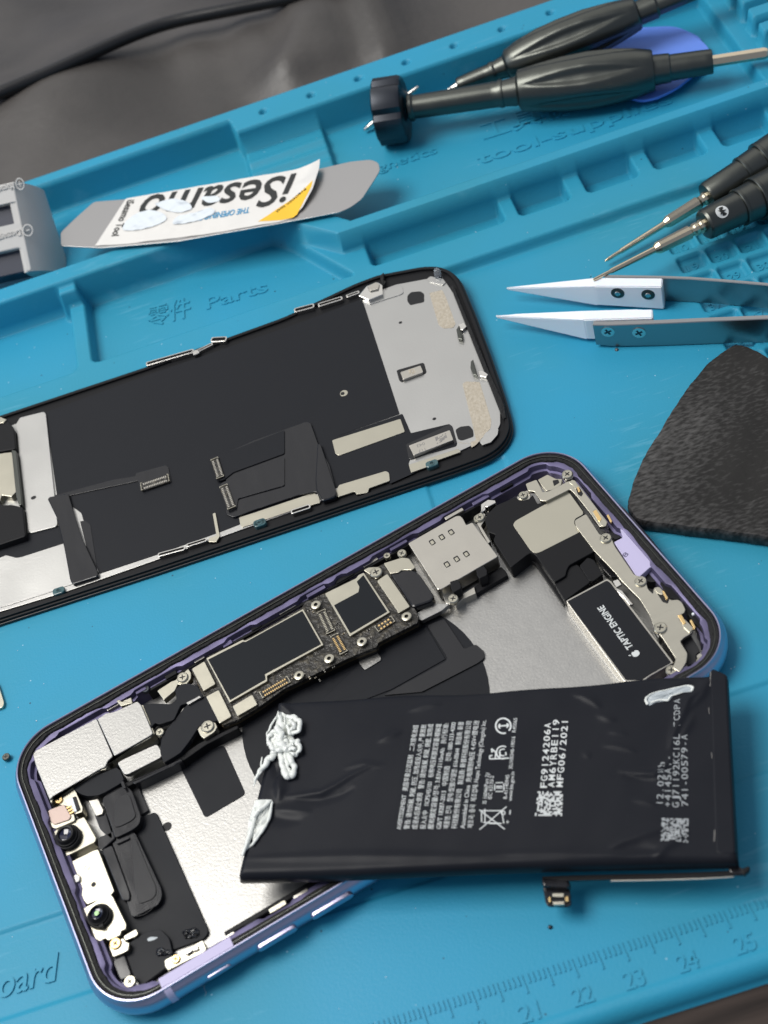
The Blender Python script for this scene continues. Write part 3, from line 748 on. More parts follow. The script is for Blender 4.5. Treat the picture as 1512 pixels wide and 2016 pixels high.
# --- steel brackets along the bottom edge of the phone
br = pp('antenna_bracket', 'D', [(556,478),(622,440),(700,560),(745,560),(772,590),(785,625),(898,790),(935,800),(965,830),(975,870),(1005,900),(1010,862),(1040,856),(1072,890),(1105,935),(1150,930),(1172,950),(1192,990),(1180,1012),(1160,1018),(1236,1092),(1230,1122),(1182,1150),(1160,1172),(1203,1240),(1196,1290),(1160,1348),(1118,1322),(1136,1270),(1060,1152),(1015,1100),(985,1020),(930,930),(832,832),(790,780),(670,655),(562,512)], 5.6, 6.3, M['brush'], PH_, .1, .5)
pp('corner_bracket', 'D', [(275,268),(338,244),(362,290),(372,316),(410,310),(518,254),(556,248),(600,300),(745,488),(738,512),(700,517),(640,430),(560,330),(530,300),(395,368),(360,366),(325,312),(290,310)], 5.6, 6.4, M['brush'], PH_, .1, .4)
pp('corner_contact', 'D', [(345,245),(400,215),(450,240),(485,240),(480,275),(440,300),(395,310),(365,275)], 4.5, 5.8, M['cream'], PH_, .1, .3)
pp('contact_gap', 'D', [(430,250),(462,244),(470,262),(438,282)], 5.8, 5.83, M['void'], PH_, 0, .2)
pp('bracket_slot', 'D', [(565,300),(585,290),(605,325),(595,342),(575,330)], 6.4, 6.43, M['void'], PH_, 0, .2)
pp('bracket_slot', 'D', [(1028,895),(1060,905),(1100,925),(1090,955),(1060,945)], 6.3, 6.33, M['void'], PH_, 0, .2)
mb = MB()
for pts in ([(567,288),(580,285),(590,312),(578,318)],[(660,425),(680,415),(712,470),(700,488),(690,480)],[(738,448),(750,442),(772,485),(762,492)],[(1055,880),(1068,880),(1092,925),(1080,935)],[(1145,1020),(1168,1016),(1195,1065),(1180,1078)],[(1214,1050),(1226,1044),(1250,1090),(1240,1102)]):
    mb.prism(rnd(uv_('D', pts, 6.6),.15), 6.0, 6.6, .08)
mb.build('contact_springs', M['gold'], PH_)
for pts in ([(523,262),(540,245),(560,250),(580,290),(560,300),(545,275)],[(655,430),(672,412),(742,490),(735,512),(712,512)],[(1012,868),(1035,858),(1068,890),(1058,905),(1030,895)],[(1150,1030),(1170,1060),(1210,1080),(1232,1100),(1215,1122),(1180,1090)]):
    prism('spring_carrier', rnd(uv_('D', pts, 6.55),.3), 6.2, 6.55, M['cream'], PH_, .06)
for q, r, z in (((735,583),1.35,6.3),((935,830),1.35,6.3),((1047,1096),1.45,6.3),((1110,1340),1.25,5.6),((1283,1290),1.2,5.4),((515,218),1.35,6.0),((262,338),1.15,5.4),((14,465),1.15,5.2)): screw('D', q, z, r)
pp('screw_seat', 'D', [(225,345),(250,318),(290,305),(305,340),(300,355),(262,366),(235,365)], 4.0, 5.3, M['satin'], PH_, .1, .3)
pp('screw_seat', 'D', [(485,215),(520,188),(550,195),(560,215),(540,240),(505,250)], 4.0, 6.0, M['satin'], PH_, .1, .3)
pp('screw_seat', 'D', [(-10,450),(20,430),(45,440),(40,480),(20,510),(75,600),(60,612),(0,500)], 3.0, 5.1, M['satin'], PH_, .1, .3)
pp('screw_seat', 'D', [(1255,1250),(1275,1235),(1310,1275),(1305,1310),(1280,1315),(1262,1290)], 3.0, 5.2, M['satin'], PH_, .1, .3)
pp('spring_clip', 'D', [(20,385),(60,358),(100,362),(105,378),(60,402),(45,400),(45,420),(20,435)], 3.5, 5.6, M['chrome'], PH_, .15, .2)
pp('microphone_module', 'D', [(558,235),(590,210),(600,212),(838,478),(820,500),(790,505),(760,480),(720,440)], 1.4, 5.0, M['plastic'], PH_, .12, .4)
pp('module_rib', 'D', [(640,290),(655,285),(760,425),(748,432)], 5.0, 5.3, M['plastic'], PH_, .08, .1)
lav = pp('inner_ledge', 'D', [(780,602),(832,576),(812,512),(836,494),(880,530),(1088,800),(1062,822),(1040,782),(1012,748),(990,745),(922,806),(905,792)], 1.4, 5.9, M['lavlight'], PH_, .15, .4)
pp('module_gap', 'D', [(922,812),(990,752),(1010,752),(1040,800),(1040,830),(990,830)], 1.4, 4.2, M['void'], PH_, .1, .4)
pp('module_gap', 'D', [(750,520),(812,520),(825,572),(790,590),(760,560)], 1.4, 4.2, M['void'], PH_, .1, .4)
pp('earpiece_module', 'D', [(1042,832),(1100,828),(1190,915),(1345,1100),(1330,1142),(1290,1120),(1200,1010),(1165,930),(1100,925)], 1.4, 5.2, M['plastic'], PH_, .12, .4)
pp('grey_module', 'D', [(1160,1160),(1220,1130),(1275,1225),(1250,1250),(1255,1290),(1205,1310),(1190,1300),(1205,1240)], 1.4, 4.4, M['flexgrey'], PH_, .12, .4)
pp('corner_block', 'D', [(1055,1170),(1075,1165),(1140,1265),(1120,1290)], 1.4, 4.4, M['plastic'], PH_, .1, .3)
pp('corner_block', 'D', [(1000,1080),(1020,1080),(1050,1140),(1035,1150)], 1.4, 4.0, M['alu'], PH_, .1, .2)
mb = MB()
for q in ((745,418),(1235,1012)):
    c = U(*px('D',[q])[0], 5.6); V, Fc = lathe_data((c[0],c[1],4.5),(c[0],c[1],6),[(0,.35),(1.0,.35),(1.15,.2)],12); mb.add(V, Fc)
mb.build('white_peg', M['ceramic'], PH_, 40)
lettering('moulded_digit', '8', *uv_('D', [(848,692),(868,672)], 5.9), 1.2, 5.9, M['lav'], lav, .02)

# --- camera end: shields, flexes, cameras
sh = pp('camera_shield', 'E', [(240,545),(262,520),(712,283),(722,288),(840,560),(800,600),(785,640),(750,655),(395,858),(370,888),(335,805),(272,650)], 2.0, 6.2, M['alu'], PH_, .15, .3)
pp('camera_shield', 'E', [(722,283),(760,262),(790,240),(832,236),(870,222),(1022,152),(1052,182),(1138,388),(1128,402),(905,530),(850,560)], 2.0, 6.28, M['alu'], PH_, .15, .4)
pp('shield_rim', 'E', [(1050,180),(1065,180),(1152,395),(1120,425),(850,575),(835,600),(800,625),(790,660),(750,668),(400,870),(385,910),(372,900),(375,870),(760,640),(800,590),(850,558),(1138,395)], 3.5, 5.7, M['cream'], PH_, .1, .2)
pp('flange', 'E', [(872,612),(905,590),(1168,470),(1210,542),(1198,570),(955,695),(930,697),(912,680)], 4.0, 5.2, M['alu'], PH_, .12, .7)
screw('E', (1193,388), 5.6, 1.0); screw('E', (355,455), 4.4, .9, m='brush')
pp('shield_tab', 'E', [(865,150),(900,190),(985,165),(975,125),(905,155),(885,140)], 4.5, 6.2, M['cream'], PH_, .1, .1)
pp('black_flex', 'A', [(760,290),(812,282),(908,286),(938,262),(930,212),(960,180),(1000,175),(1050,190),(1080,240),(1075,255),(960,292),(925,370),(845,395),(825,385),(795,420),(800,380)], 4.6, 6.0, M['film'], PH_, .12, .45)
pp('black_flex', 'A', [(858,470),(880,428),(960,330),(992,290),(1092,240),(1160,372),(1060,402),(1010,480),(960,545),(870,600),(850,545)], 4.2, 5.5, M['film'], PH_, .12, .5)
pp('white_mark', 'A', [(990,280),(1060,243),(1068,250),(1000,290)], 5.5, 6.1, M['alu'], PH_, .03, .1)
pp('lower_bracket', 'A', [(362,722),(620,622),(640,640),(660,688),(640,708),(560,755),(520,772),(465,776),(430,765)], 2.0, 5.0, M['film'], PH_, .12, .5)
pp('side_rail', 'A', [(640,712),(700,690),(870,615),(960,560),(1060,492),(1262,398),(1268,415),(1100,500),(985,580),(745,690),(660,735)], 1.4, 4.2, M['plastic'], PH_, .2, .3)
pp('side_rail', 'A', [(700,700),(960,575),(970,590),(745,700),(715,712)], 1.4, 4.6, M['flex'], PH_, .2, .2)
pp('board_bracket', 'A', [(835,215),(915,163),(930,160),(1000,98),(1015,120),(1015,150),(985,190),(945,180),(930,215),(870,265)], 4.0, 5.7, M['cream'], PH_, .12, .3)
pp('board_bracket', 'A', [(1043,405),(1075,385),(1110,372),(1145,385),(1155,410),(1140,435),(1085,470),(1065,455)], 3.5, 5.3, M['cream'], PH_, .12, .3)
screw('A', (972,148), 5.7, 1.35); screw('A', (1105,408), 5.3, 1.55); screw('A', (775,210), 5.0, 1.0, m='anodblk')
# ambient sensor and its little connector
pp('sensor_base', 'A', [(243,862),(262,850),(325,820),(392,868),(402,905),(300,948),(275,945)], 2.5, 5.2, M['cream'], PH_, .15, .6)
pp('light_sensor', 'A', [(255,850),(340,818),(378,882),(368,900),(285,928),(262,900)], 5.2, 5.5, M['copper'], PH_, .15, .6)
pp('sensor_frame', 'A', [(268,790),(385,728),(400,745),(440,835),(438,860),(400,872),(360,830),(300,815)], 2.5, 5.0, M['cream'], PH_, .12, .3)
pp('sensor_window', 'A', [(385,782),(402,776),(425,845),(408,855)], 5.0, 5.3, M['void'], PH_, .05, .1)
pp('sensor_card', 'A', [(345,800),(385,782),(408,855),(390,862)], 5.0, 5.3, M['ceramic'], PH_, .05, .1)
screw('A', (315,800), 5.0, .9, m='gold')
mb = MB()
for i in range(3): mb.prism(uv_('A', [(352+8*i,835+16*i*.9),(378+6*i,824+14*i),(381+6*i,832+14*i),(355+8*i,843+16*i*.9)], 5.5), 5.1, 5.5, 0)
mb.build('sensor_leads', M['gold'], PH_)
# camera module plates
cp1 = pp('camera_plate', 'A', [(268,975),(300,955),(445,885),(462,910),(512,1000),(505,1020),(318,1112)], 2.0, 4.6, M['cream'], PH_, .12, .35)
cp2 = pp('camera_plate', 'A', [(366,1130),(500,1062),(522,1058),(608,1280),(590,1302),(462,1352),(422,1300),(430,1280),(395,1255),(405,1235),(380,1180)], 2.0, 4.4, M['cream'], PH_, .12, .3)
cp3 = pp('camera_plate', 'A', [(428,1382),(582,1290),(600,1310),(672,1458),(668,1485),(645,1490),(640,1515),(572,1545),(562,1530),(495,1567)], 2.0, 4.6, M['cream'], PH_, .12, .4)
mb = MB()
for k, q in (('A',(425,905)),('A',(470,1003)),('A',(330,1080)),('A',(450,1395)),('A',(608,1440)),('A',(500,1500))):
    c = U(*px(k,[q])[0], 4.6)[:2]
    mb.prism(circ(c,.42,12), 4.5, 4.64, .03)
mb.build('plate_dimples', M['satin'], PH_)
prism('plate_hole', circ(U(*px('A',[(497,1245)])[0],4.45)[:2], .55), 4.3, 4.43, M['void'], cp2, 0)
c = U(*px('A',[(460,1157)])[0],4.5)[:2]
V, Fc = lathe_data((c[0],c[1],4.35),(c[0],c[1],6),[(0,.7),(.15,.65),(.15,.5),(.08,.42),(.08,.05)],16); mesh_obj('pressed_ring', V, Fc, M['satin'], cp2, 40)
pp('clip_spring', 'A', [(385,1200),(410,1185),(425,1200),(425,1225),(400,1240),(385,1225)], 3.5, 5.0, M['chrome'], PH_, .2, .2)
def lens(q, z0, r, hgt, z_top_r, lean=(0,0)):
    c = U(*px('A',[q])[0], z0)
    V, Fc = lathe_data((c[0],c[1],z0-.2),(c[0]+lean[0],c[1]+lean[1],z0+hgt),[(0,r),(.2+hgt*.35,r),(.2+hgt*.42,r*.96),(.2+hgt*.42,r*.86),(.2+hgt*.6,r*.84),(.2+hgt*.64,r*.76),(.2+hgt*.9,r*z_top_r),(.2+hgt,r*(z_top_r-.05)),(.2+hgt*.98,r*.52),(.2+hgt*.75,r*.46)],40)
    o = mesh_obj('camera_lens', V, Fc, M['plastic'], PH_, 30)
    c2 = (c[0]+lean[0]*.8, c[1]+lean[1]*.8)
    lathe('lens_glass', (c2[0],c2[1],z0+hgt*.7), (c2[0],c2[1],z0+hgt), [(0,r*.5),(hgt*.10,r*.50),(hgt*.13,r*.42),(hgt*.08,r*.3),(hgt*.04,.03)], M['glass'], o, 28)
    return o, c2
lens((368,1003), 4.6, 2.95, 2.6, .70)
o, c2 = lens((535,1420), 4.6, 2.65, 2.4, .60)
prism('lens_glint', circ(c2, .55, 16), 4.6+2.4*.85, 4.6+2.4*.93, M['glint'], o, .05)  # green glint in the lens laid on as a coloured disc
c = U(*px('A',[(548,1475)])[0], 4.7)[:2]
prism('lens_key', [(c[0]-.5,c[1]-.4),(c[0]+.5,c[1]-.4),(c[0]+.5,c[1]+.8),(c[0]-.5,c[1]+.8)], 4.6, 5.9, M['plastic'], o, .08, .1)
pp('camera_flex', 'A', [(515,1000),(600,960),(612,1000),(545,1060),(520,1050)], 1.4, 4.0, M['flex'], PH_, .2, .3)
pp('screw_seat', 'A', [(578,1572),(655,1528),(668,1550),(688,1555),(682,1595),(655,1610),(600,1632)], 2.0, 4.4, M['cream'], PH_, .12, .3)
screw('A', (616,1562), 4.4, 1.25, m='gold')
pp('flash_contact', 'A', [(655,1520),(722,1482),(735,1505),(725,1520),(665,1545)], 2.0, 3.6, M['cream'], PH_, .1, .2)
pp('black_strap', 'F', [(460,740),(475,700),(545,665),(600,820),(590,845),(520,870),(505,850)], 2.0, 3.6, M['flex'], PH_, .25, .5)
screw('F', (592,882), 4.2, 1.3)
bs = pp('side_bracket', 'F', [(845,720),(870,705),(920,680),(960,665),(1130,568),(1160,635),(1140,660),(872,797),(850,765)], 2.2, 4.6, M['cream'], PH_, .12, .35)
pp('bracket_spring', 'F', [(985,668),(1040,630),(1075,605),(1095,610),(1100,640),(1060,655),(1040,640),(1010,680)], 4.6, 5.1, M['satin'], PH_, .15, .2)
pp('bracket_spring', 'F', [(995,660),(1045,632),(1052,650),(1005,680)], 5.1, 5.3, M['chrome'], PH_, .1, .2)
pp('blue_print', 'F', [(872,722),(880,720),(902,775),(895,778)], 4.6, 4.63, M['inkgrey'], bs, 0, 0)
screw('F', (933,715), 4.6, .95, m='gold')
def blob(name, k, pts, z, hgt, m):
    P_ = uv_(k, pts, z); c = np.mean(P_, 0); V = []; Fc = []
    rr2 = np.random.default_rng(5); n = len(P_)*6
    Pq = rnd(P_, .8, 5); n = len(Pq)
    for j, (s, hh) in enumerate(((1,0),(1.02,.35),(.9,.75),(.65,1.0),(.35,.9),(.08,1.0))):
        for i in range(n):
            w = 1+.10*rr2.normal(); V.append((c[0]+(Pq[i][0]-c[0])*s*w, c[1]+(Pq[i][1]-c[1])*s*w, z+hgt*hh*(1+.25*rr2.normal())))
    for j in range(5):
        for i in range(n): Fc.append((j*n+i, j*n+(i+1)%n, (j+1)*n+(i+1)%n, (j+1)*n+i))
    Fc.append(tuple(range(5*n, 6*n)))
    return mesh_obj(name, V, Fc, M[m], PH_, 60)
M['tar'] = mat('glossy_black_glue', (0.008,0.009,0.012), 0.10, coat=.5)
blob('glue_blob', 'F', [(975,520),(1000,500),(1080,480),(1105,510),(1095,545),(1040,560),(1000,560),(995,530)], 2.1, .55, 'tar')
blob('glue_blob', 'F', [(780,660),(820,620),(860,650),(900,640),(910,690),(880,680),(840,690),(795,690)], 2.9, .45, 'tar')
pp('white_fleck', 'F', [(715,560),(745,545),(800,548),(770,568),(725,580)], 2.9, 2.95, M['gluethin'], PH_, 0, .3)

# --- clips and rails along both long sides
def along(side, u0, u1, v_in, w, z0, z1, m, name, bev=.1, r=.2):
    s = 1 if side == 'top' else -1
    v1 = s*(HW-v_in); v0 = s*(HW-v_in-w)
    return prism(name, [PL(*q) for q in ((u0,v0),(u1,v0),(u1,v1),(u0,v1))], z0, z1, M[m], PH_, bev, r)
for i, u in enumerate(np.arange(-50, 62, 7.5)):
    L_ = rr.uniform(2.2, 5)
    along('top', u, u+L_, 4.3, rr.uniform(.7,1.2), 3.0, rr.uniform(5.2,5.9), ('satin','lav','plastic')[i % 3], 'edge_clip')
for i, u in enumerate(np.arange(-48, 0, 5.5)):
    L_ = rr.uniform(2.2, 4)
    along('bot', u, u+L_, 4.4, rr.uniform(.7,1.2), 3.0, rr.uniform(5.4,6.2), ('satin','plastic','cream')[i % 3], 'edge_clip')
along('bot', -47, 30, 5.8, 1.2, 1.4, 4.6, 'plastic', 'edge_rail', .2)
along('top', -40, 52, 4.9, .7, 1.4, 4.9, 'plastic', 'edge_rail', .1)
# seal torn at the lower left corner shows the bare lavender edge
def strip_on(u0, u1, d0, d1, z0, z1, m, name):
    return prism(name, [PL(u0,-HW+d0),PL(u1,-HW+d0),PL(u1,-HW+d1),PL(u0,-HW+d1)], z0, z1, M[m], PH_, .05, .2)
strip_on(-62, -46, 1.7, 3.9, 6.5, 7.34, 'lavlight', 'bare_edge')
# antenna band, side buttons and mute switch on the outside of the frame
def outer_band(u0, u1):
    V = []; k = 14
    for u in (u0, u1):
        for i in range(k):
            a = math.radians(-70+128*i/(k-1)); d = 3.98-4.03*math.cos(a); z = 4+4.0*math.sin(a)
            X_, Y_ = PL(u, -HW+d); V.append((X_, Y_, z))
    Fc = [(i, k+i, k+i+1, i+1) for i in range(k-1)]
    return mesh_obj('antenna_band', V, Fc, M['lavlight'], PH_, 60)
ub = inv(*U(330, 1945, 5)[:2])[0]
outer_band(ub-.6, ub+.9)
def button(pa, pb, name, h=1.0, w=.9, z=4.3):
    u0 = inv(*U(*pa, z)[:2])[0]; u1 = inv(*U(*pb, z)[:2])[0]
    V = []; Fc = []; n = 10; y0 = -HW
    pts2 = []
    for cx, a0 in ((u1-w, -90), (u0+w, 90)):
        for i in range(n+1):
            a = math.radians(a0+180*i/n); pts2.append((cx+w*math.cos(a), z+w*math.sin(a)))
    m_ = len(pts2)
    for dd, sc_ in ((.4,1.0),(-h+.15,1.0),(-h,.85)):
        for u, zz in pts2:
            cu = (u0+u1)/2; X_, Y_ = PL(cu+(u-cu)*(1-(1-sc_)*.1), y0+dd); V.append((X_, Y_, z+(zz-z)*sc_))
    for j in range(2):
        for i in range(m_): Fc.append((j*m_+i, j*m_+(i+1)%m_, (j+1)*m_+(i+1)%m_, (j+1)*m_+i))
    Fc.append(tuple(range(2*m_,3*m_)))
    return mesh_obj(name, V, Fc, M['purple'], PH_, 40)
button((503,1861),(580,1816),'volume_button',.55); button((609,1799),(690,1750),'volume_button',.55)
button((404,1919),(452,1892),'mute_switch',.25,.6)
def tilt_on(x, y): return 3.1*(y-3)/73
TILT = tilt_on
# ================================================================== display assembly, lying face down
DS = thing('display_assembly', 'detached phone display lying face down, black backing film and steel plate with folded flex cables', 'phone display', (-35, 42, 0))
O_ = [(-60,843),(0,822),(300,722),(560,628),(700,562),(745,545),(835,528),(868,528),(893,538),(908,556),(935,620),(965,700),(992,778),(1006,826),(1009,848),(1000,872),(982,892),(955,908),(900,928),(600,1029),(300,1129),(0,1226),(-60,1246)]
def DO(z, d=0.0):
    p = [tuple(U(*q, 1.2)[:2]) for q in O_]; p = ccw(rnd(p, 2.0, 3)); return inset(p, d) if d else p
base = prism('display_frame', DO(1.2), 0.05, 1.7, M['plastic'], DS, .35, 0)
prism('glass_front', DO(1.2, -.3), 0.02, 0.9, M['blackrub'], DS, .2, 0)
# raised lip all round
lipo, lipi = DO(0, .5), DO(0, 1.5)
mb = MB(); mb.prism(lipo, 1.6, 2.35, .15, 0, [lipi]); mb.build('frame_lip', M['plastic'], DS)
plate = pp('steel_backplate', 'P', [(-60,868),(0,845),(290,745),(700,600),(716,583),(780,560),(855,546),(872,548),(895,580),(965,745),(985,800),(985,835),(975,855),(905,888),(700,962),(300,1105),(120,1168),(-60,1222)], 1.6, 2.1, M['dplate'], DS, .08, .5,
   holes=[])
pp('black_backing_film', 'P', [(89,812),(300,735),(600,632),(713,588),(787,815),(660,860),(640,905),(655,960),(440,1045),(300,1095),(195,1130),(160,1010),(112,975)], 2.1, 2.18, M['film'], DS, .03, .4)
pp('flex_film', 'J', [(338,1005),(780,852),(790,850),(834,952),(1038,903),(1052,915),(1080,1005),(1075,1020),(830,1090),(820,1115),(860,1160),(722,1222),(716,1160),(700,1152),(430,1245),(380,1100)], 2.1, 2.24, M['film'], DS, .03, .4)
pp('plate_strip', 'J', [(415,990),(778,876),(802,945),(450,1072),(432,1060)], 2.2, 2.42, M['cream'], DS, .04, .35)
pp('plate_tab', 'J', [(435,1262),(452,1228),(700,1153),(718,1165),(722,1205),(612,1245),(605,1268),(545,1278),(535,1262),(445,1292)], 2.1, 2.5, M['cream'], DS, .05, .3)
pp('plate_tab', 'J', [(822,1120),(1085,1035),(1100,1052),(930,1112),(925,1130),(835,1162)], 2.1, 2.5, M['cream'], DS, .05, .25)
pp('plate_tab', 'J', [(-80,1400),(0,1375),(318,1268),(345,1288),(352,1322),(205,1362),(0,1432),(-65,1452),(-75,1430)], 2.1, 2.4, M['cream'], DS, .05, .3)
pp('plate_fold', 'I', [(1130,1380),(1145,1375),(1168,1500),(1150,1530),(1108,1530),(1110,1510),(1150,1495)], 2.1, 2.6, M['cream'], DS, .05, .2)
# identification block in its recess
pp('recess', 'J', [(808,1012),(1040,905),(1055,915),(1080,1005),(835,1092),(820,1085)], 2.15, 2.3, M['flex'], DS, .05, .5)
idb = pp('earpiece_block', 'J', [(822,1018),(1040,935),(1060,988),(848,1070)], 2.2, 3.3, M['satin'], DS, .08, .25)
A, B = uv_('J', [(905,1000),(862,1016)], 3.3); lettering('block_lettering', '042', A, B, .95, 3.3, M['grey'], idb, .02)
A, B = uv_('J', [(908,1030),(872,1043)], 3.3); lettering('block_lettering', '117', A, B, .95, 3.3, M['grey'], idb, .02)
def speckle(name, k, quad, z, n, m, parent, mset=None, zf=None, fill=.5):
    q = [np.array(t) for t in uv_(k, quad, z)]; mb_ = MB()
    def at(u, v): return tuple((1-u)*(1-v)*q[0]+u*(1-v)*q[1]+u*v*q[2]+(1-u)*v*q[3])
    nx_, ny_ = n
    for i in range(nx_):
        for j in range(ny_):
            if rr.random() < fill:
                c4 = [at((i+a_)/nx_, (j+b_)/ny_) for a_, b_ in ((0.04,0.04),(.96,0.04),(.96,.96),(.04,.96))]
                zz = z if zf is None else zf(*c4[0])
                mb_.prism(c4, zz-.02, zz+.03)
    return mb_.build(name, M[m], parent)
speckle('printed_dots', 'J', [(962,975),(1020,953),(1030,985),(972,1010)], 3.3, (8,7), 'grey', idb, fill=.45)
pp('recess', 'J', [(757,618),(895,578),(905,582),(917,625),(912,635),(785,682),(772,672)], 2.1, 2.2, M['void'], DS, .03, .5)
sb = pp('sensor_block', 'J', [(777,628),(885,592),(900,628),(792,668)], 2.1, 2.9, M['satin'], DS, .08, .3)
speckle('printed_dots', 'J', [(820,618),(855,606),(862,632),(828,644)], 2.9, (5,5), 'beige', sb, fill=.6)
pp('square_hole', 'J', [(815,222),(835,202),(885,198),(905,212),(905,255),(830,272),(815,250)], 2.1, 2.16, M['void'], DS, .03, .5)
pp('square_hole', 'J', [(1070,935),(1095,918),(1145,912),(1165,935),(1168,970),(1105,992),(1085,985)], 2.1, 2.16, M['void'], DS, .03, .5)
for q, r in (((777,359),.5),((957,871),.5),((180,1298),.75)):
    k = 'J' if r < .6 else 'I'
    prism('plate_hole', circ(U(*px(k,[q])[0], 2.5)[:2], r, 16, .8), 2.1, 2.15 if k == 'J' else 2.72, M['void'], DS, 0)
c = U(*px('J',[(478,740)])[0], 2.2)[:2]
prism('bare_ring', circ(c, 1.05, 20), 2.1, 2.22, M['cream'], DS, .02); prism('ring_hole', circ((c[0]-.35,c[1]), .55, 16), 2.2, 2.25, M['void'], DS, 0)
pp('mesh_patch', 'J', [(932,208),(1000,190),(1018,225),(1072,372),(1060,392),(1010,396),(982,378)], 2.1, 2.16, M['beige'], DS, .02, .4)
pp('mesh_patch', 'J', [(1108,690),(1125,678),(1200,680),(1262,885),(1258,925),(1180,1015),(1155,1030),(1150,1000),(1180,990),(1160,900)], 2.1, 2.16, M['beige'], DS, .02, .4)
pp('pink_patch', 'J', [(1085,1003),(1090,1000),(1150,1010)], 2.1, 2.12, M['beige'], DS, 0, 0)
pp('corner_plate', 'J', [(920,130),(940,118),(1000,135),(1020,150),(1005,165),(935,150)], 2.1, 2.4, M['dplate'], DS, .05, .3)
pp('corner_plate', 'J', [(1200,1000),(1230,950),(1270,925),(1300,930),(1295,960),(1260,1000),(1215,1015)], 2.1, 2.5, M['dplate'], DS, .05, .3)
c = U(*px('J',[(985,1175/1)])[0], 2)[:2]
c = U(*px('J',[(978,118)])[0], 2.6)
bead = lathe('gel_bead', (c[0],c[1],2.3), (c[0]+.3,c[1]+1.2,4.8), [(0,.9),(.8,1.0),(1.6,.95),(2.2,.7),(2.5,.3)], M['clear'], DS, 16, smooth=80)
pp('plate_emboss', 'J', [(640,212),(775,165),(790,175),(795,205),(780,215),(612,268),(600,258)], 2.1, 2.3, M['dplate'], DS, .08, .3)
# corner hinge bracket at the top edge
pp('edge_bracket', 'J', [(555,222),(600,168),(660,150),(682,165),(685,215),(610,245)], 1.9, 3.2, M['chrome'], DS, .15, .2)
pp('edge_bracket', 'J', [(600,170),(650,148),(668,160),(660,185),(615,195)], 3.2, 3.7, M['satin'], DS, .15, .2)
pp('loose_thread', 'J', [(672,112),(690,98),(686,130),(700,150),(690,165),(672,135)], 2.3, 3.2, M['fuzz'], DS, .05, .1)
def loop(k, p0, p1, wpx, z, m='chrome', name='edge_clip'):
    (x0,y0),(x1,y1) = [U(*q, z)[:2] for q in px(k,[p0,p1])]
    L_ = math.hypot(x1-x0,y1-y0); dx, dy = (x1-x0)/L_,(y1-y0)/L_; w = wpx/CROPS[k][0]/8
    o_ = [(x0+dx*u-dy*v, y0+dy*u+dx*v) for u,v in ((0,-w/2),(L_,-w/2),(L_,w/2),(0,w/2))]
    i_ = [(x0+dx*u-dy*v, y0+dy*u+dx*v) for u,v in ((.35,-w/2+.3),(L_-.35,-w/2+.3),(L_-.35,w/2-.3),(.35,w/2-.3))]
    mb_ = MB(); mb_.prism(rnd(o_, w*.4), z-1.2, z, .06, 0, [rnd(i_, w*.25)]); mb_.prism(inset(ccw(i_), -.05), z-1.3, z-.5, 0, 1)
    return mb_.build(name, M[m], DS, None, [M['plastic']])
loop('I', (775,585),(1030,512), 32, 3.0, 'chrome'); loop('I', (1040,520),(1130,475), 22, 2.8); loop('I', (1120,455),(1205,450), 40, 3.0, 'chrome')
loop('J', (212,300),(320,272), 36, 3.0, 'chrome'); loop('J', (340,272),(470,232), 30, 3.0, 'chrome'); loop('J', (490,225),(560,200), 24, 2.9, 'chrome')
loop('I', (838,1600),(985,1560), 26, 2.9, 'chrome'); loop('I', (990,1550),(1100,1515), 24, 2.9); loop('J', (195,1372),(300,1338), 30, 3.0)
for k, q in (('I',(1378,1425)),('I',(310,1788)),('J',(945,1112)),('J',(30,1428))):
    c = U(*px(k,[q])[0], 3.0)[:2]
    e = prism('edge_post', rnd([(c[0]-1.6,c[1]-1.0),(c[0]+1.6,c[1]-1.0),(c[0]+1.6,c[1]+1.0),(c[0]-1.6,c[1]+1.0)],1.0), 1.6, 3.0, M['teal'], DS, .2)
    V, Fc = lathe_data((c[0],c[1],2.95),(c[0],c[1],4),[(0,.75),(.15,.7),(.15,.5),(.05,.45),(.05,.02)],16); mesh_obj('post_rim', V, Fc, M['teal'], e, 40)
for k, pts in (('J',[(1085,375),(1115,362),(1130,385),(1110,405),(1092,400)]),('J',[(1190,620),(1215,618),(1245,640),(1235,655),(1200,650)]),('I',[(1015,515),(1050,508),(1060,525),(1030,538)])):
    prism('light_tab', rnd(uv_(k, pts, 3.0),.1), 2.0, 3.0, M['chrome'], DS, .1)
mb = MB()
for k, pts in (('J',[(1075,400),(1090,378),(1112,430),(1108,455),(1085,450)]),('J',[(1152,570),(1165,560),(1175,600),(1190,650),(1165,640),(1150,605)])):
    mb.prism(rnd(uv_(k, pts, 3.2),.15), 2.0, 3.2, .2)
mb.build('dark_tabs', M['anod'], DS)
# side gasket on the right end
pp('end_gasket', 'J', [(1045,170),(1060,165),(1240,600),(1330,800),(1340,870),(1322,872),(1225,625)], 1.6, 2.9, M['fuzz'], DS, .2, .3)
# flex cables
fx = pp('flex_cable', 'I', [(252,1302),(262,1290),(362,1272),(400,1400),(440,1520),(520,1690),(520,1712),(385,1755),(372,1735),(340,1560),(300,1400)], 2.2, 3.2, M['flex'], DS, .25, .5)
pp('clear_film', 'I', [(425,1420),(455,1418),(480,1440),(520,1700),(470,1600)], 2.15, 2.3, M['flexgrey'], DS, .03, .3)
pp('flex_cable', 'I', [(262,1290),(600,1200),(720,1180),(722,1165),(880,1122),(895,1135),(910,1212),(745,1258),(735,1205),(365,1285)], 2.15, 2.45, M['flex'], DS, .05, .4)
connector('I', (750,1240),(898,1190), 60, 2.9, DS, 14, 'satin')
fb = pp('flex_sheet', 'J', [(-150,1058),(0,990),(278,890),(300,898),(340,1010),(400,1120),(440,1270),(430,1292),(355,1312),(330,1262),(240,1280),(0,1360),(-110,1400),(-150,1380)], 2.15, 2.9, M['flex'], DS, .1, .6)
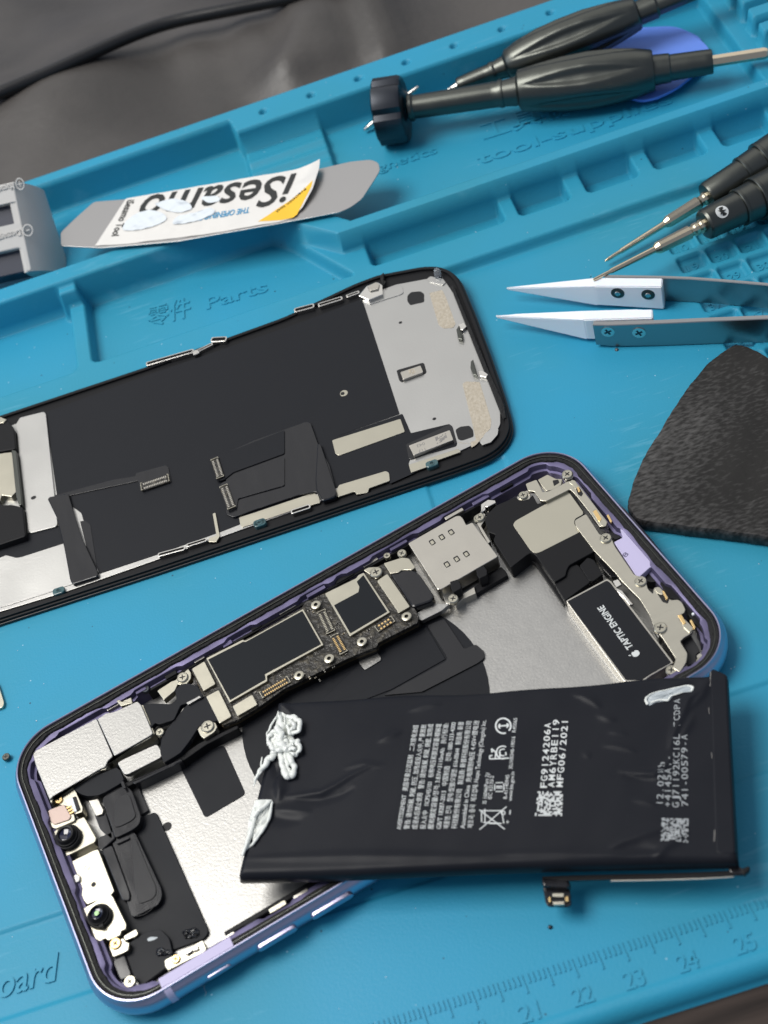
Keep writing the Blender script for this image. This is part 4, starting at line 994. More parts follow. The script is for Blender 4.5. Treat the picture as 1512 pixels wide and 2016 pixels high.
pp('flex_fold', 'J', [(335,1010),(352,1005),(440,1265),(432,1290),(362,1312),(330,1255),(325,1200)], 2.2, 3.5, M['flex'], DS, .35, .5)
pp('flex_tail', 'I', [(1112,1082),(1130,1072),(1190,1062),(1512,935),(1512,1060),(1240,1160),(1190,1200),(1150,1205)], 2.9, 3.2, M['film'], DS, .06, .5)
pp('flex_tail', 'I', [(1162,1235),(1180,1215),(1240,1190),(1512,1080),(1512,1230),(1265,1300),(1258,1352),(1210,1368)], 2.9, 3.2, M['flex'], DS, .06, .5)
connector('I', (1140,1088),(1172,1190), 50, 3.6, DS, 12, 'satin'); connector('I', (1188,1232),(1232,1352), 52, 3.6, DS, 12, 'satin')
# left end: bright bar, speaker can and black blocks
pp('bright_bar', 'I', [(85,905),(105,870),(232,838),(243,848),(305,1432),(298,1448),(160,1483),(150,1470)], 2.1, 2.7, M['dplate'], DS, .08, .5)
pp('dark_band', 'I', [(-60,1600),(0,1575),(150,1482),(310,1440),(345,1535),(190,1585),(100,1618),(30,1600),(-60,1640)], 2.1, 2.2, M['film'], DS, .03, .4)
pp('corner_plate', 'I', [(-80,1660),(30,1622),(110,1612),(345,1538),(388,1752),(240,1805),(-80,1905)], 2.1, 2.3, M['dplate'], DS, .04, .4)
pp('end_block', 'I', [(-90,905),(0,878),(40,880),(75,930),(82,1035),(0,1050),(-90,1070)], 2.1, 4.2, M['plastic'], DS, .2, .5)
pp('end_block', 'I', [(-90,1345),(0,1318),(10,1335),(60,1332),(120,1345),(135,1500),(0,1545),(-90,1570)], 2.1, 4.2, M['plastic'], DS, .2, .5)
pp('speaker_can', 'I', [(-90,1075),(0,1060),(60,1052),(78,1075),(88,1262),(60,1290),(10,1282),(0,1310),(-90,1330)], 2.1, 4.0, M['cream'], DS, .15, .3)
pp('can_frame', 'I', [(60,1040),(85,1045),(110,1270),(115,1330),(100,1335),(85,1290)], 2.1, 4.4, M['anod'], DS, .15, .2)
pp('end_tab', 'I', [(-20,880),(0,865),(35,880),(20,895),(-20,905)], 2.1, 4.6, M['cream'], DS, .1, .2)

TILT = None
def lean(o):
    for c_ in o.children:
        me_ = c_.data; n_ = len(me_.vertices); q_ = np.zeros(n_*3); me_.vertices.foreach_get('co', q_); q_ = q_.reshape(-1,3)
        q_[:,2] += np.array([tilt_on(a+DS.location[0]/MM, b+DS.location[1]/MM)*MM for a, b in q_[:,:2]/MM])
        me_.vertices.foreach_set('co', q_.ravel()); me_.update(); lean(c_)
bpy.context.view_layer.update()
lean(DS)
# ================================================================== battery
BC = [(-48.9,-89.3), (44.6,-118.3), (57.6,-80.2), (-33.4,-52.5)]
ZB0, ZB1 = 8.1, 12.0
BT = thing('battery', 'black wrapped phone battery with white printing, torn white adhesive, lying across the purple phone', 'battery', (4, -85, ZB0))
bq = [np.array(q) for q in BC]
lo_ = np.linalg.norm(bq[1]-bq[0]); ex = (bq[1]-bq[0])/lo_; ey = np.array([-ex[1], ex[0]])
def bl(x, y): d = np.array([x,y])-bq[0]; return d@ex, d@ey
def crease(X, Y, pts, w, h):
    D = np.full(np.shape(X), 1e9); S_ = np.zeros(np.shape(X)); tot = sum(math.dist(a, b) for a, b in zip(pts[:-1], pts[1:])); run = 0
    for (x0,y0),(x1,y1) in zip(pts[:-1], pts[1:]):
        dx, dy = x1-x0, y1-y0; l = dx*dx+dy*dy; t = np.clip(((X-x0)*dx+(Y-y0)*dy)/l, 0, 1)
        d = np.hypot(X-x0-t*dx, Y-y0-t*dy); S_ = np.where(d < D, (run+t*math.sqrt(l))/tot, S_); D = np.minimum(D, d); run += math.sqrt(l)
    ww = w*(.35+.65*np.sin(math.pi*np.clip(S_,.001,.999)))
    return h*np.sin(math.pi*np.clip(S_,.001,.999))**.7*(np.exp(-(D/ww)**2)+.25*np.exp(-D/(ww*1.6)))/1.25
WR = []
def wr(k, pts, w, h): WR.append((uv_(k, pts, 12), w*1.1, h*1.5))
wr('Q', [(275,165),(330,200),(370,235)], .5, .30)
wr('Q', [(290,560),(300,640),(290,700)], 1.0, .40); wr('Q', [(300,675),(400,665),(520,650),(600,610),(680,560),(780,510),(860,500)], .55, .32)
wr('Q', [(380,690),(500,690),(620,660),(700,620)], .8, -.28); wr('Q', [(270,740),(360,745),(470,750)], .9, .25); wr('Q', [(180,740),(280,780),(420,800)], 1.2, -.2)
wr('Q', [(820,380),(880,350),(950,325)], .7, .2); wr('Q', [(980,215),(1080,185),(1160,178)], .6, .2); wr('Q', [(640,520),(740,495),(830,500)],.5,.14)
wr('Q', [(270,480),(290,580)], .7, -.25)
wr('R', [(505,180),(560,190),(610,215),(660,255)], .6, .25); wr('R', [(630,285),(700,310),(740,320)], .6, .22); wr('R', [(690,380),(760,380),(800,395)], .5, .16)
wr('R', [(660,450),(740,455),(790,465),(850,485)], .5, .24); wr('R', [(740,580),(830,600),(940,605),(1000,560),(1040,500)], .6, .34); wr('R', [(770,600),(880,640),(960,640)], 1.0, -.2)
wr('R', [(1210,90),(1180,160),(1120,210),(1085,300),(1040,400),(1020,480)], .8, .38); wr('R', [(1240,60),(1200,180),(1130,260)], .6, .25)
wr('R', [(820,740),(900,750),(960,770)], .5, .16); wr('R', [(700,1000),(780,960),(900,920),(980,900),(1080,880)], .9, .32); wr('R', [(940,1070),(1000,990),(1060,950),(1120,900)], .9, .3)
wr('R', [(720,1010),(860,1000),(960,1010)], 1.1, -.2); wr('R', [(560,480),(600,520)], .5, .12); wr('R', [(1080,420),(1130,330),(1150,280)], .7, .2)
wr('R', [(1150,100),(1060,130),(960,150)], .8, .2); wr('R', [(0,1030),(400,1025),(800,1035),(1300,1030)], .7, .18); wr('Q', [(100,1000),(700,985),(1500,990)], .8, .18)
def bat_h(x, y):
    x = np.asarray(x, float); y = np.asarray(y, float)
    z = np.full(x.shape, ZB1)
    for pts, w, h in WR: z = z+crease(x, y, pts, w, h)
    z = z + .05*np.sin(x*.11+y*.13) + .012*np.sin(x*.7-y*.5+1)
    return z
def bat_hs(x, y): return float(bat_h(np.array([x]), np.array([y]))[0])
n1, n2 = 230, 96
uu = np.linspace(0,1,n1); vv = np.linspace(0,1,n2)
Ug, Vg = np.meshgrid(uu, vv)
def bil(u, v):
    x = (1-u)*(1-v)*bq[0][0]+u*(1-v)*bq[1][0]+u*v*bq[2][0]+(1-u)*v*bq[3][0]
    y = (1-u)*(1-v)*bq[0][1]+u*(1-v)*bq[1][1]+u*v*bq[2][1]+(1-u)*v*bq[3][1]; return x, y
Xb, Yb = bil(Ug, Vg)
# slightly uneven top and bottom outlines
Yb = Yb + (.35*np.sin(Ug*9)+.2*np.sin(Ug*23+1))*(Vg**6) - .25*np.sin(Ug*7+.5)*((1-Vg)**6)
Zt = bat_h(Xb, Yb)
dl, dr = Ug*96, (1-Ug)*96; db, dt_ = Vg*39, (1-Vg)*39
R_ = 1.5
for dd in (dl, dr, db, dt_):
    e = np.clip(1-dd/R_, 0, 1); Zt = Zt - R_*.9*(1-np.sqrt(np.clip(1-e*e, 0, 1)))
Zt = Zt + .8*np.clip(1-dl/3,0,1)*np.clip((Vg-.93)/.07,0,1)
V = [(Xb[j,i], Yb[j,i], Zt[j,i]) for j in range(n2) for i in range(n1)]
Fc = [(j*n1+i, j*n1+i+1, (j+1)*n1+i+1, (j+1)*n1+i) for j in range(n2-1) for i in range(n1-1)]
ring = [j for j in range(n1)] + [j*n1+n1-1 for j in range(1,n2)] + [(n2-1)*n1+i for i in range(n1-2,-1,-1)] + [j*n1 for j in range(n2-2,0,-1)]
nb = len(V); cxm, cym = np.mean(Xb), np.mean(Yb)
for lvl, s in ((ZB0+.8,1.0),(ZB0+.2,.995),(ZB0,.985)):
    for r_ in ring: V.append((cxm+(V[r_][0]-cxm)*s, cym+(V[r_][1]-cym)*s, lvl))
m_ = len(ring)
for i in range(m_): Fc.append((ring[i], nb+i, nb+(i+1)%m_, ring[(i+1)%m_]))
for k_ in range(2):
    for i in range(m_): Fc.append((nb+k_*m_+i, nb+(k_+1)*m_+i, nb+(k_+1)*m_+(i+1)%m_, nb+k_*m_+(i+1)%m_))
Fc.append(tuple(nb+2*m_+i for i in range(m_))[::-1])
cell = mesh_obj('cell', V, Fc, M['bat'], BT, 50)
# folded wrap at the right end
tp = prism('wrap_fold', uv_('R', [(1232,60),(1250,40),(1330,75),(1338,300),(1362,740),(1375,1030),(1300,1040),(1262,1025),(1252,700),(1240,300)], 12.1), 8.6, 12.12, M['bat'], BT, .5, .8)
mb = MB()
for pts in ([(1238,60),(1242,62),(1238,140),(1235,138)],[(1228,250),(1231,252),(1233,285),(1230,283)],[(1259,900),(1263,902),(1260,965),(1256,960)],[(1243,490),(1246,490),(1248,520),(1245,520)]):
    mb.prism(uv_('R', pts, 12.1), 11.9, 12.16)
mb.build('fold_scuffs', M['grey'], BT)
# printing
ink = MB()
def bt(s, p0, p1, hgt, k='Q', m=None, bold=0.0, mono=False, cap=.72):
    A, B = uv_(k, [p0, p1], 12.0)
    lettering('x', s, A, B, hgt, 12, M['ink'], BT, .035, zf=bat_hs, bold=bold, mb=ink if m is None else m, mono=mono, cap=cap)
rows = [('AVERTISSEMENT   美国苹果公司监制   二次锂电池组', 943, 845, 1035, 291),
 ('警告: 请勿拆解, 刺破, 挤压, 加热或投入火中, 严重鼓胀', 985, 843, 1078, 288),
 ('或浸水后禁止使用   警告: 請勿拆解, 刺破, 擠壓, 加熱或', 1028, 843, 1115, 285),
 ('投入火中   1ICP5/45/101   标称电压和额定容量/標稱電', 1071, 843, 1158, 284),
 ('壓和額定容量/정격: 3.83V⎓3110mAh   执行标准:', 1113, 843, 1196, 280),
 ('GB/T 18287-2013   中国制造   전화: 080-333-4000', 1155, 842, 1235, 276),
 ('제품명: 전지   型号/型號/모델명: 616-00644   制造商: 新普', 1195, 842, 1276, 273),
 ('科技股份有限公司   製造商: 新普科技股份有限公司', 1238, 841, 1318, 270),
 ('Assembled in China  充电限制电压 4.45V⎓锂电池', 1282, 840, 1357, 267),
 ('제조국: 중국  제조업체: Huapu Technology (Changshu) Inc.', 1323, 838, 1396, 265)]
for s, x0, y0, x1, y1 in rows: bt(s.replace('⎓','='), (x0,y0), (x1,y1), 0.95)
bt('IS 16046(Part 2)/', (47,762), (64,597), 0.8, 'R'); bt('IEC 62133-2', (75,738), (88,615), 0.8, 'R')
bt('R-41140945', (158,737), (170,610), 0.8, 'R'); bt('www.bis.gov.in', (183,748), (197,594), 0.8, 'R')
bt('XU100346-19016', (186,578), (201,405), 0.8, 'R'); bt('R45065', (203,382), (212,307), 0.8, 'R')
def seg(k, a, b, w, mbx, z=12.0):
    A, B = [np.array(t) for t in uv_(k, [a, b], z)]; d = B-A; L_ = np.linalg.norm(d); d /= L_; n_ = np.array([-d[1],d[0]])*w*.38
    zz = (bat_hs(*A)+bat_hs(*B))/2
    mbx.prism([tuple(A-n_), tuple(B-n_), tuple(B+n_), tuple(A+n_)], zz-.1, zz+.04)
def arcseg(k, c, r, a0, a1, w, mbx, n=16, ey_=1.0):
    P_ = [(c[0]+r*math.cos(math.radians(a0+(a1-a0)*i/n)), c[1]-ey_*r*math.sin(math.radians(a0+(a1-a0)*i/n))) for i in range(n+1)]
    for a, b in zip(P_[:-1], P_[1:]): seg(k, a, b, w, mbx)
# crossed bin
for a, b in (((10,795),(145,898)),((12,900),(155,778)),((22,800),(22,860)),((22,800),(130,800)),((30,862),(128,868)),((40,790),(40,862)),((130,800),(140,868)),((62,868),(105,868))): seg('R', a, b, .26, ink)
arcseg('R', (137,812), 10, 0, 360, .25, ink, 10)
bt('+', (172,868), (172,850), .9, 'R'); seg('R', (172,820), (175,797), .3, ink)
# recycling box mark
for a, b in (((92,660),(92,692)),((140,655),(140,694)),((97,652),(136,650)),((97,698),(136,698)),((103,672),(125,672))): seg('R', a, b, .26, ink)
arcseg('R', (108,675), 7, 0, 360, .2, ink, 8); arcseg('R', (124,675), 7, 0, 360, .2, ink, 8)
# KC style mark
for a, b in (((65,525),(168,520)),((65,525),(65,508)),((65,508),(80,506)),((95,522),(98,490)),((98,490),(75,470)),((118,520),(120,488)),((150,488),(152,505)),((75,470),(78,490))): seg('R', a, b, .36, ink)
arcseg('R', (135,490), 34, 60, 300, .36, ink); arcseg('R', (135,490), 18, 60, 300, .34, ink)
# circled arrow mark
arcseg('R', (137,348), 40, -40, 290, .45, ink, 24)
for a, b in (((112,350),(165,345)),((120,338),(112,350)),((120,362),(112,350)),((155,335),(166,345)),((155,358),(166,345))): seg('R', a, b, .42, ink)
# dot matrix printing
bt('FG9124206A', (368,682), (390,335), 1.32, 'R', mono=True, bold=.015, cap=.72); bt('AM6YRBE119', (408,680), (435,318), 1.32, 'R', mono=True, bold=.015); bt('MFG06/2021', (452,678), (482,316), 1.32, 'R', mono=True, bold=.015)
ink.build('printed_marks', M['ink'], BT)
speckle('printed_dots', 'R', [(305,828),(320,698),(455,696),(450,828)], 12.0, (16,16), 'ink', BT, zf=bat_hs, fill=.62)
speckle('printed_dots', 'R', [(975,962),(980,838),(1122,842),(1120,970)], 12.0, (16,16), 'inkgrey', BT, zf=bat_hs, fill=.62)
gi = MB()
bt('12.02Wh', (985,775), (995,545), 1.28, 'R', gi, mono=True); bt('+4145A1-', (1028,783), (1030,508), 1.28, 'R', gi, mono=True)
bt('GJ71192KC16L 7CDPA', (1070,785), (1078,208), 1.28, 'R', gi, mono=True); bt('741-00579-A', (1120,778), (1116,398), 1.28, 'R', gi, mono=True)
gi.build('faint_printing', M['inkgrey'], BT)
# flex tail with its connector
tail = [U(*q, z) for q, z in zip(px('R', [(1310,1045),(1350,1090),(1395,1112),(1425,1120),(1446,1100)]), (9.5,9.0,9.2,9.6,10.8))]
def ribbon(name, pts, hgt, th, m, parent):
    """thin ribbon standing on edge along pts"""
    V = []; Fc = []
    P_ = [np.array(p) for p in pts]
    for i, p in enumerate(P_):
        t = P_[min(i+1,len(P_)-1)]-P_[max(i-1,0)]; n_ = np.array([-t[1],t[0],0]); n_ /= np.linalg.norm(n_)+1e-9
        for a, b in ((-1,0),(1,0),(1,1),(-1,1)): V.append(tuple(p+n_*a*th/2+np.array([0,0,b*hgt])))
    for i in range(len(P_)-1):
        for a in range(4): b = (a+1)%4; Fc.append((i*4+a, i*4+b, (i+1)*4+b, (i+1)*4+a))
    Fc.append((3,2,1,0)); e = (len(P_)-1)*4; Fc.append((e,e+1,e+2,e+3))
    return mesh_obj(name, V, Fc, m, parent)
def flatband(name, pts, w, th, m, parent):
    V = []; Fc = []
    P_ = [np.array(p) for p in pts]
    for i, p in enumerate(P_):
        t = P_[min(i+1,len(P_)-1)]-P_[max(i-1,0)]; n_ = np.array([-t[1],t[0],0]); n_ /= np.linalg.norm(n_)+1e-9
        for a, b in ((-1,0),(1,0),(1,1),(-1,1)): V.append(tuple(p+n_*a*w/2+np.array([0,0,b*th])))
    for i in range(len(P_)-1):
        for a in range(4): b = (a+1)%4; Fc.append((i*4+a, i*4+b, (i+1)*4+b, (i+1)*4+a))
    Fc.append((3,2,1,0)); e = (len(P_)-1)*4; Fc.append((e,e+1,e+2,e+3))
    return mesh_obj(name, V, Fc, m, parent, 40)
prism('tail_root', uv_('R', [(1305,1050),(1335,1035),(1370,1045),(1395,1100),(1425,1112),(1448,1095),(1446,1115),(1420,1140),(1345,1130),(1325,1090)], 8.8), 8.0, 8.8, M['flex'], BT, .25, .5)
prism('tail_tip', uv_('R', [(1400,1108),(1440,1092),(1450,1100),(1445,1115),(1418,1138)], 9.6), 8.5, 9.6, M['plastic'], BT, .2, .2)
t0 = [U(*q, z) for q, z in zip(px('R', [(1400,1130),(1200,1142),(950,1150),(700,1155),(500,1160),(345,1165)]), (8.3,8.0,7.5,7.2,7.0,6.8))]
fl = flatband('battery_flex', spline(t0, 4), 1.0, .25, M['plastic'], BT)
t1 = [p+np.array([.1,-.75,-.1]) for p in spline(t0, 4)][1:-8]
flatband('flex_edge', t1, .25, .2, M['satin'], BT)
prism('tail_bend', uv_('R', [(340,1165),(350,1152),(480,1160),(495,1190),(480,1210),(345,1200)], 7.2), 5.4, 7.2, M['flex'], BT, .5, .8)
ch = prism('connector_head', uv_('R', [(345,1195),(490,1195),(498,1300),(480,1308),(375,1305),(362,1290)], 5.6), 5.0, 5.6, M['flex'], BT, .1, .6)
mb = MB()
for pts in ([(398,1238),(460,1238),(458,1258),(398,1258)],[(400,1282),(460,1280),(462,1298),(402,1300)]): mb.prism(uv_('R', pts, 6.2), 5.5, 6.2, .06)
mb.build('connector_bars', M['cream'], ch)
mb = MB()
for pts in ([(375,1262),(388,1252),(392,1285),(380,1288)],[(465,1260),(482,1250),(485,1280),(470,1285)]): mb.prism(uv_('R', pts, 6.1), 5.5, 6.1, .06)
mb.build('connector_ends', M['gold'], ch)
# adhesive remains
def glue_blob(name, k, pts, hgt, m='glue', seed=1, lvl=((1,0),(1.0,.5),(.8,.95),(.5,1.0),(.2,.85),(.02,.8)), amp=.22):
    rq = np.random.default_rng(seed)
    Pq = rnd(uv_(k, pts, 12.2), .6, 3); n = len(Pq); c = np.mean(Pq, 0); V = []; Fc = []
    for j, (s, hh) in enumerate(lvl):
        ph = rq.uniform(0,6)
        for i in range(n):
            x = c[0]+(Pq[i][0]-c[0])*s; y = c[1]+(Pq[i][1]-c[1])*s
            V.append((x, y, bat_hs(x,y)-.1+hgt*hh*(1+amp*math.sin(i*1.1+ph)+amp*.6*rq.normal())))
    for j in range(len(lvl)-1):
        for i in range(n): Fc.append((j*n+i, j*n+(i+1)%n, (j+1)*n+(i+1)%n, (j+1)*n+i))
    Fc.append(tuple(range((len(lvl)-1)*n, len(lvl)*n)))
    return mesh_obj(name, V, Fc, M[m], BT, 50)
def glue_cord(name, k, pts, r, z, m='glue', parent=None, nz_=.12):
    rq = np.random.default_rng(int(pts[0][0]))
    P_ = []
    q = spline([np.array([*p, zz]) for p, zz in zip(px(k, pts), z if hasattr(z,'__len__') else [z]*len(pts))], 6)
    for p in q:
        w = U(p[0], p[1], 12.5+p[2]); P_.append(w)
    rad = [ (r if not hasattr(r,'__len__') else np.interp(i/(len(P_)-1), np.linspace(0,1,len(r)), r))*(1+nz_*rq.normal()) for i in range(len(P_))]
    return tube(name, P_, rad, M[m], parent or BT, 9, .75)
g1 = glue_blob('adhesive_residue', 'Q', [(285,225),(310,220),(335,240),(380,235),(410,270),(410,310),(370,345),(375,368),(408,400),(395,440),(360,445),(320,440),(290,440),(250,420),(235,395),(262,345),(280,290)], .9, seed=3, amp=.35)
rg = np.random.default_rng(21)
def wild(pts, r, z, jit=6):
    q = []
    for i in range(len(pts)-1):
        for k in range(3):
            t_ = k/3; q.append((pts[i][0]*(1-t_)+pts[i+1][0]*t_+rg.normal()*jit*.5, pts[i][1]*(1-t_)+pts[i+1][1]*t_+rg.normal()*jit*.5))
    q.append(pts[-1]); n_ = len(q)
    rr_ = [float(np.interp(i/(n_-1), np.linspace(0,1,len(r)), r))*(1+.13*rg.normal()) for i in range(n_)]
    zz_ = [z+.16*rg.normal() for _ in range(n_)]
    glue_cord('adhesive_strand', 'Q', q, [max(.12, v) for v in rr_], zz_, parent=g1, nz_=.04)
wild([(165,590),(195,535),(240,475),(270,430),(288,380),(312,300),(298,240)], [0.18,0.50,0.68,0.86,0.79,0.65,0.43], .35)
wild([(180,560),(225,500),(262,445),(300,400)], [0.14,0.36,0.43,0.29], .2)
wild([(300,430),(312,500),(335,560),(365,565),(380,530),(362,480),(340,430),(330,370)], [0.58,0.65,0.72,0.72,0.65,0.65,0.72,0.65], .3, 5)
wild([(325,440),(338,500),(352,545)], [0.36,0.50,0.36], .3, 5)
wild([(238,405),(242,345),(262,325),(300,330),(330,360)], [0.29,0.43,0.50,0.58,0.43], .6)
wild([(335,245),(385,252),(408,285),(395,325),(350,335),(338,290)], [0.43,0.54,0.54,0.50,0.43,0.36], .8)
wild([(350,262),(378,290),(360,318)], [0.36,0.43,0.29], 1.1)
wild([(355,370),(395,378),(408,410),(382,448),(350,438)], [0.43,0.54,0.50,0.43,0.36], .6)
wild([(290,215),(262,270),(240,320),(230,352)], [0.11,0.25,0.25,0.14], .1, 5)
wild([(240,380),(262,415),(300,425),(345,405),(372,390)], [0.43,0.58,0.65,0.58,0.36], .8)
wild([(280,300),(310,340),(300,390),(330,420),(380,420)], [0.58,0.72,0.79,0.65,0.43], 1.0)
wild([(205,460),(196,520),(180,570),(158,615)], [0.11,0.25,0.22,0.09], -.1, 4)
g2 = glue_blob('adhesive_residue', 'Q', [(165,690),(230,682),(262,688),(255,750),(225,820),(160,920),(110,960),(92,995),(120,900),(135,790)], .4, seed=6, amp=.6)
glue_cord('adhesive_strand', 'Q', [(160,780),(190,740),(220,720),(250,690)], [.5,.6,.5,.3], .2, parent=g2)
glue_cord('adhesive_strand', 'Q', [(100,985),(130,900),(150,840),(175,750)], [.3,.4,.5,.4], 0, parent=g2)
glue_cord('adhesive_strand', 'Q', [(150,930),(200,860),(240,790),(258,700)], [.25,.35,.35,.3], 0, parent=g2)
g3 = glue_blob('adhesive_residue', 'R', [(890,205),(905,185),(960,162),(1040,150),(1100,135),(1130,128),(1145,140),(1140,170),(1110,165),(1040,185),(1020,215),(960,218),(915,240),(895,230)], .3, 'gluethin', seed=8)
glue_cord('adhesive_strand', 'R', [(905,235),(895,205),(930,175),(1000,158),(1080,140),(1120,135),(1145,145),(1135,165)], [.3,.25,.12,.12,.15,.2,.28,.2], -.25, parent=g3)
glue_cord('adhesive_strand', 'R', [(920,225),(970,210),(1010,212),(1030,190),(1090,170)], [.2,.2,.28,.16,.1], -.25, parent=g3)
# ================================================================== tools
def rpx(p, z, r):           # a radius read in photo pixels -> mm at that point
    w = U(*p, z); return r*np.linalg.norm(w-CO)/F
def lathe_px(name, P0, z0, P1, z1, prof, m, parent, n=40, rf=None, smooth=30):
    A = U(*P0, z0); B = U(*P1, z1); pr = []
    for x, r in prof:
        t = (x-P0[0])/(P1[0]-P0[0])
        # perspective-correct position along the axis
        lo, hi = -0.5, 1.5
        for _ in range(40):
            mid = (lo+hi)/2; w = A+(B-A)*mid; v = CM.T@(w-CO); xx = PW/2+F*v[0]/-v[2]
            if (xx < x) == (P1[0] > P0[0]): lo = mid
            else: hi = mid
        w = A+(B-A)*mid
        pr.append((mid*np.linalg.norm(B-A), r*np.linalg.norm(w-CO)/F))
    return lathe(name, A, B, pr, m, parent, n, rf, smooth), A, B
# --- large screwdriver with round cap
def big_driver(P0, z0, P1, z1, name, label, body, shaft, tip, cap=None, flutes=None):
    T = thing(name, label, 'screwdriver', tuple(U(*P0, 0)), 'large screwdrivers in the tool tray')
    A = U(*P0, z0); B = U(*P1, z1); Lm = np.linalg.norm(B-A)
    fl0, fl1 = flutes
    def rf(t, a, r):
        f = 0
        for k in range(6):
            d = (a-math.pi/2-math.pi/3*k+math.pi*.10+math.pi) % (2*math.pi)-math.pi
            x = (t/Lm-fl0)/(fl1-fl0)
            if 0 < x < 1:
                w = .24*math.sin(math.pi*x)**.8+1e-3
                f += math.exp(-(d/w)**4)*math.sin(math.pi*x)**.5
        return r*(1-.16*f)
    xs = sorted(body)
    dense = []
    for (xa, ra), (xb, rb) in zip(xs[:-1], xs[1:]):
        k = max(1, int((xb-xa)/12))
        for i in range(k): dense.append((xa+(xb-xa)*i/k, ra+(rb-ra)*i/k))
    dense.append(xs[-1])
    lathe_px('handle', P0, z0, P1, z1, dense, M['anod'], T, 96, rf, 35)
    if cap: 
        def rc(t, a, r):
            k = a % (math.pi/3)
            return r*(1-.10*math.exp(-((k-math.pi/6)/.10)**4))
        lathe_px('swivel_cap', P0, z0, P1, z1, cap, M['anodblk'], T, 72, rc, 35)
    if shaft: lathe_px('shaft', P0, z0, P1, z1, shaft, M['goldsteel'], T, 6, None, 20)
    if tip: lathe_px('bit', P0, z0, P1, z1, tip, M['chrome'], T, 16, None, 30)
    return T
body = [(803,22),(806,26),(812,26),(816,22),(980,24),(984,26),(990,26),(992,24.5),(1018,27),(1021,33),(1024,38),(1060,44),(1110,50),(1160,52.5),(1210,50),(1250,45),(1284,38),(1287,36),(1288,28),(1318,26.5),(1321,24),(1400,22.5),(1403,21)]
tA = big_driver((742,222),9.8,(1512,104),8.6,'screwdriver','dark fluted screwdriver with a thick round swivel cap, lying in front across the blue picks', body,
    [(1403,10.5),(1505,10.5),(1512,8)], None, cap=[(741,20),(742,58),(745,63),(790,63),(797,60),(799,55),(800,20)], flutes=(.40,.68))
body2 = [(901,13),(904,15),(965,17),(968,19),(974,19),(976,18),(995,21),(998,26),(1002,30),(1030,37),(1070,43),(1110,45),(1160,44),(1210,38),(1252,30),(1255,28),(1258,22),(1290,22),(1295,18),(1420,16)]
tB = big_driver((872,181),4.5,(1420,-40),17.5,'screwdriver','dark fluted screwdriver leaning behind the capped one, slim tip down in the tray', body2,
    None, [(872,1.5),(884,3),(888,5),(896,7),(903,8)], flutes=(.28,.66))
# silver bit ends that stick out from under the cap
t = thing('metal_bit', 'small silver bit poking out beside the round screwdriver cap', 'screwdriver bit', tuple(U(722,252,0)))
lathe_px('bit', (716,257),1.2,(825,170),8.5,[(716,1),(719,4),(730,5.5),(745,5),(812,5),(824,3)], M['chrome'], t, 12, None, 40)
# --- blue opening picks
def pick(pts, z, label, name='opening_pick'):
    o = prism(name, [tuple(U(*q, z)[:2]) for q in pts], z-.8, z, M['pick'], None, .2, 4, rn=5)
    return tag(o, label, 'opening pick', 'blue opening picks')
pick([(1190,95),(1235,62),(1300,52),(1350,58),(1395,90),(1402,118),(1330,175),(1290,193),(1262,198),(1225,188),(1180,150)], 2.6, 'blue plastic opening pick, its tip showing below the capped screwdriver')
pick([(1170,90),(1230,55),(1330,50),(1385,75),(1380,135),(1300,170),(1200,170)], 1.3, 'lower blue plastic opening pick hidden mostly beneath the upper one')
# --- small precision screwdrivers at the right edge
def small_driver(P0, z0, P1, z1, tip, hexs, handle, rings, label, star=None):
    T = thing('precision_screwdriver', label, 'screwdriver', tuple(U(*P0, 0)), 'precision screwdrivers pointing at the tweezers')
    lathe_px('blade', P0, z0, P1, z1, tip, M['goldsteel'], T, 14, None, 25)
    lathe_px('hex_shank', P0, z0, P1, z1, hexs, M['goldsteel'], T, 12, None, 20)
    h_, A, B = lathe_px('handle', P0, z0, P1, z1, handle, M['anod'], T, 48, None, 30)
    for x, r in rings: lathe_px('handle_ring', P0, z0, P1, z1, [(x-3,r-.6),(x-2,r+.6),(x+2,r+.8),(x+3,r)], M['anod'], T, 48, None, 30)
    return T, A, B
tD, A, B = small_driver((1168,551),8.6,(1512,381),7.0,
    [(1168,2.2),(1172,3.2),(1192,3.6),(1200,3.6),(1204,5.2),(1288,6.6),(1290,7)],
    [(1289,8),(1297,12.5),(1357,13.5),(1360,10),(1364,10),(1367,13),(1373,13),(1376,10.5),(1379,13.5),(1392,14)],
    [(1384,17),(1386,27),(1390,30),(1454,32),(1457,35),(1488,37),(1492,42),(1600,46)], [(1457,35.5),(1490,42)],
    'precision screwdriver with a white star badge, steel tip resting over the white tweezer tip')
# star badge
d, s_, u_ = frame_axes(B-A)
sc_c = U(1416, 407, 12)
v0 = sc_c-A; tt = v0@d; ax = A+d*tt
nrm = (CO-ax); nrm -= d*(nrm@d); nrm /= np.linalg.norm(nrm)
nrm = nrm*.9+np.array([0,0,1])*.45; nrm -= d*(nrm@d); nrm /= np.linalg.norm(nrm); sd = np.cross(d, nrm)
rad = rpx((1416,407), 8, 30.5)
def badge(pts, lift, name, m):
    V = []; n = len(pts)
    for x, y in pts:
        a = y/rad; V.append(tuple(ax+d*x+(nrm*math.cos(a)+sd*math.sin(a))*(rad+lift)))
    V.append(tuple(ax+nrm*(rad+lift))); Fc = [(i, (i+1)%n, n) for i in range(n)]
    return mesh_obj(name, V, Fc, m, tD)
badge(circ((0,0), 1.75, 24), .06, 'badge', M['ink'])
badge([((1.2 if i%2==0 else .45)*math.cos(math.pi*i/5), (1.2 if i%2==0 else .45)*math.sin(math.pi*i/5)) for i in range(10)], .2, 'star_mark', M['black'])
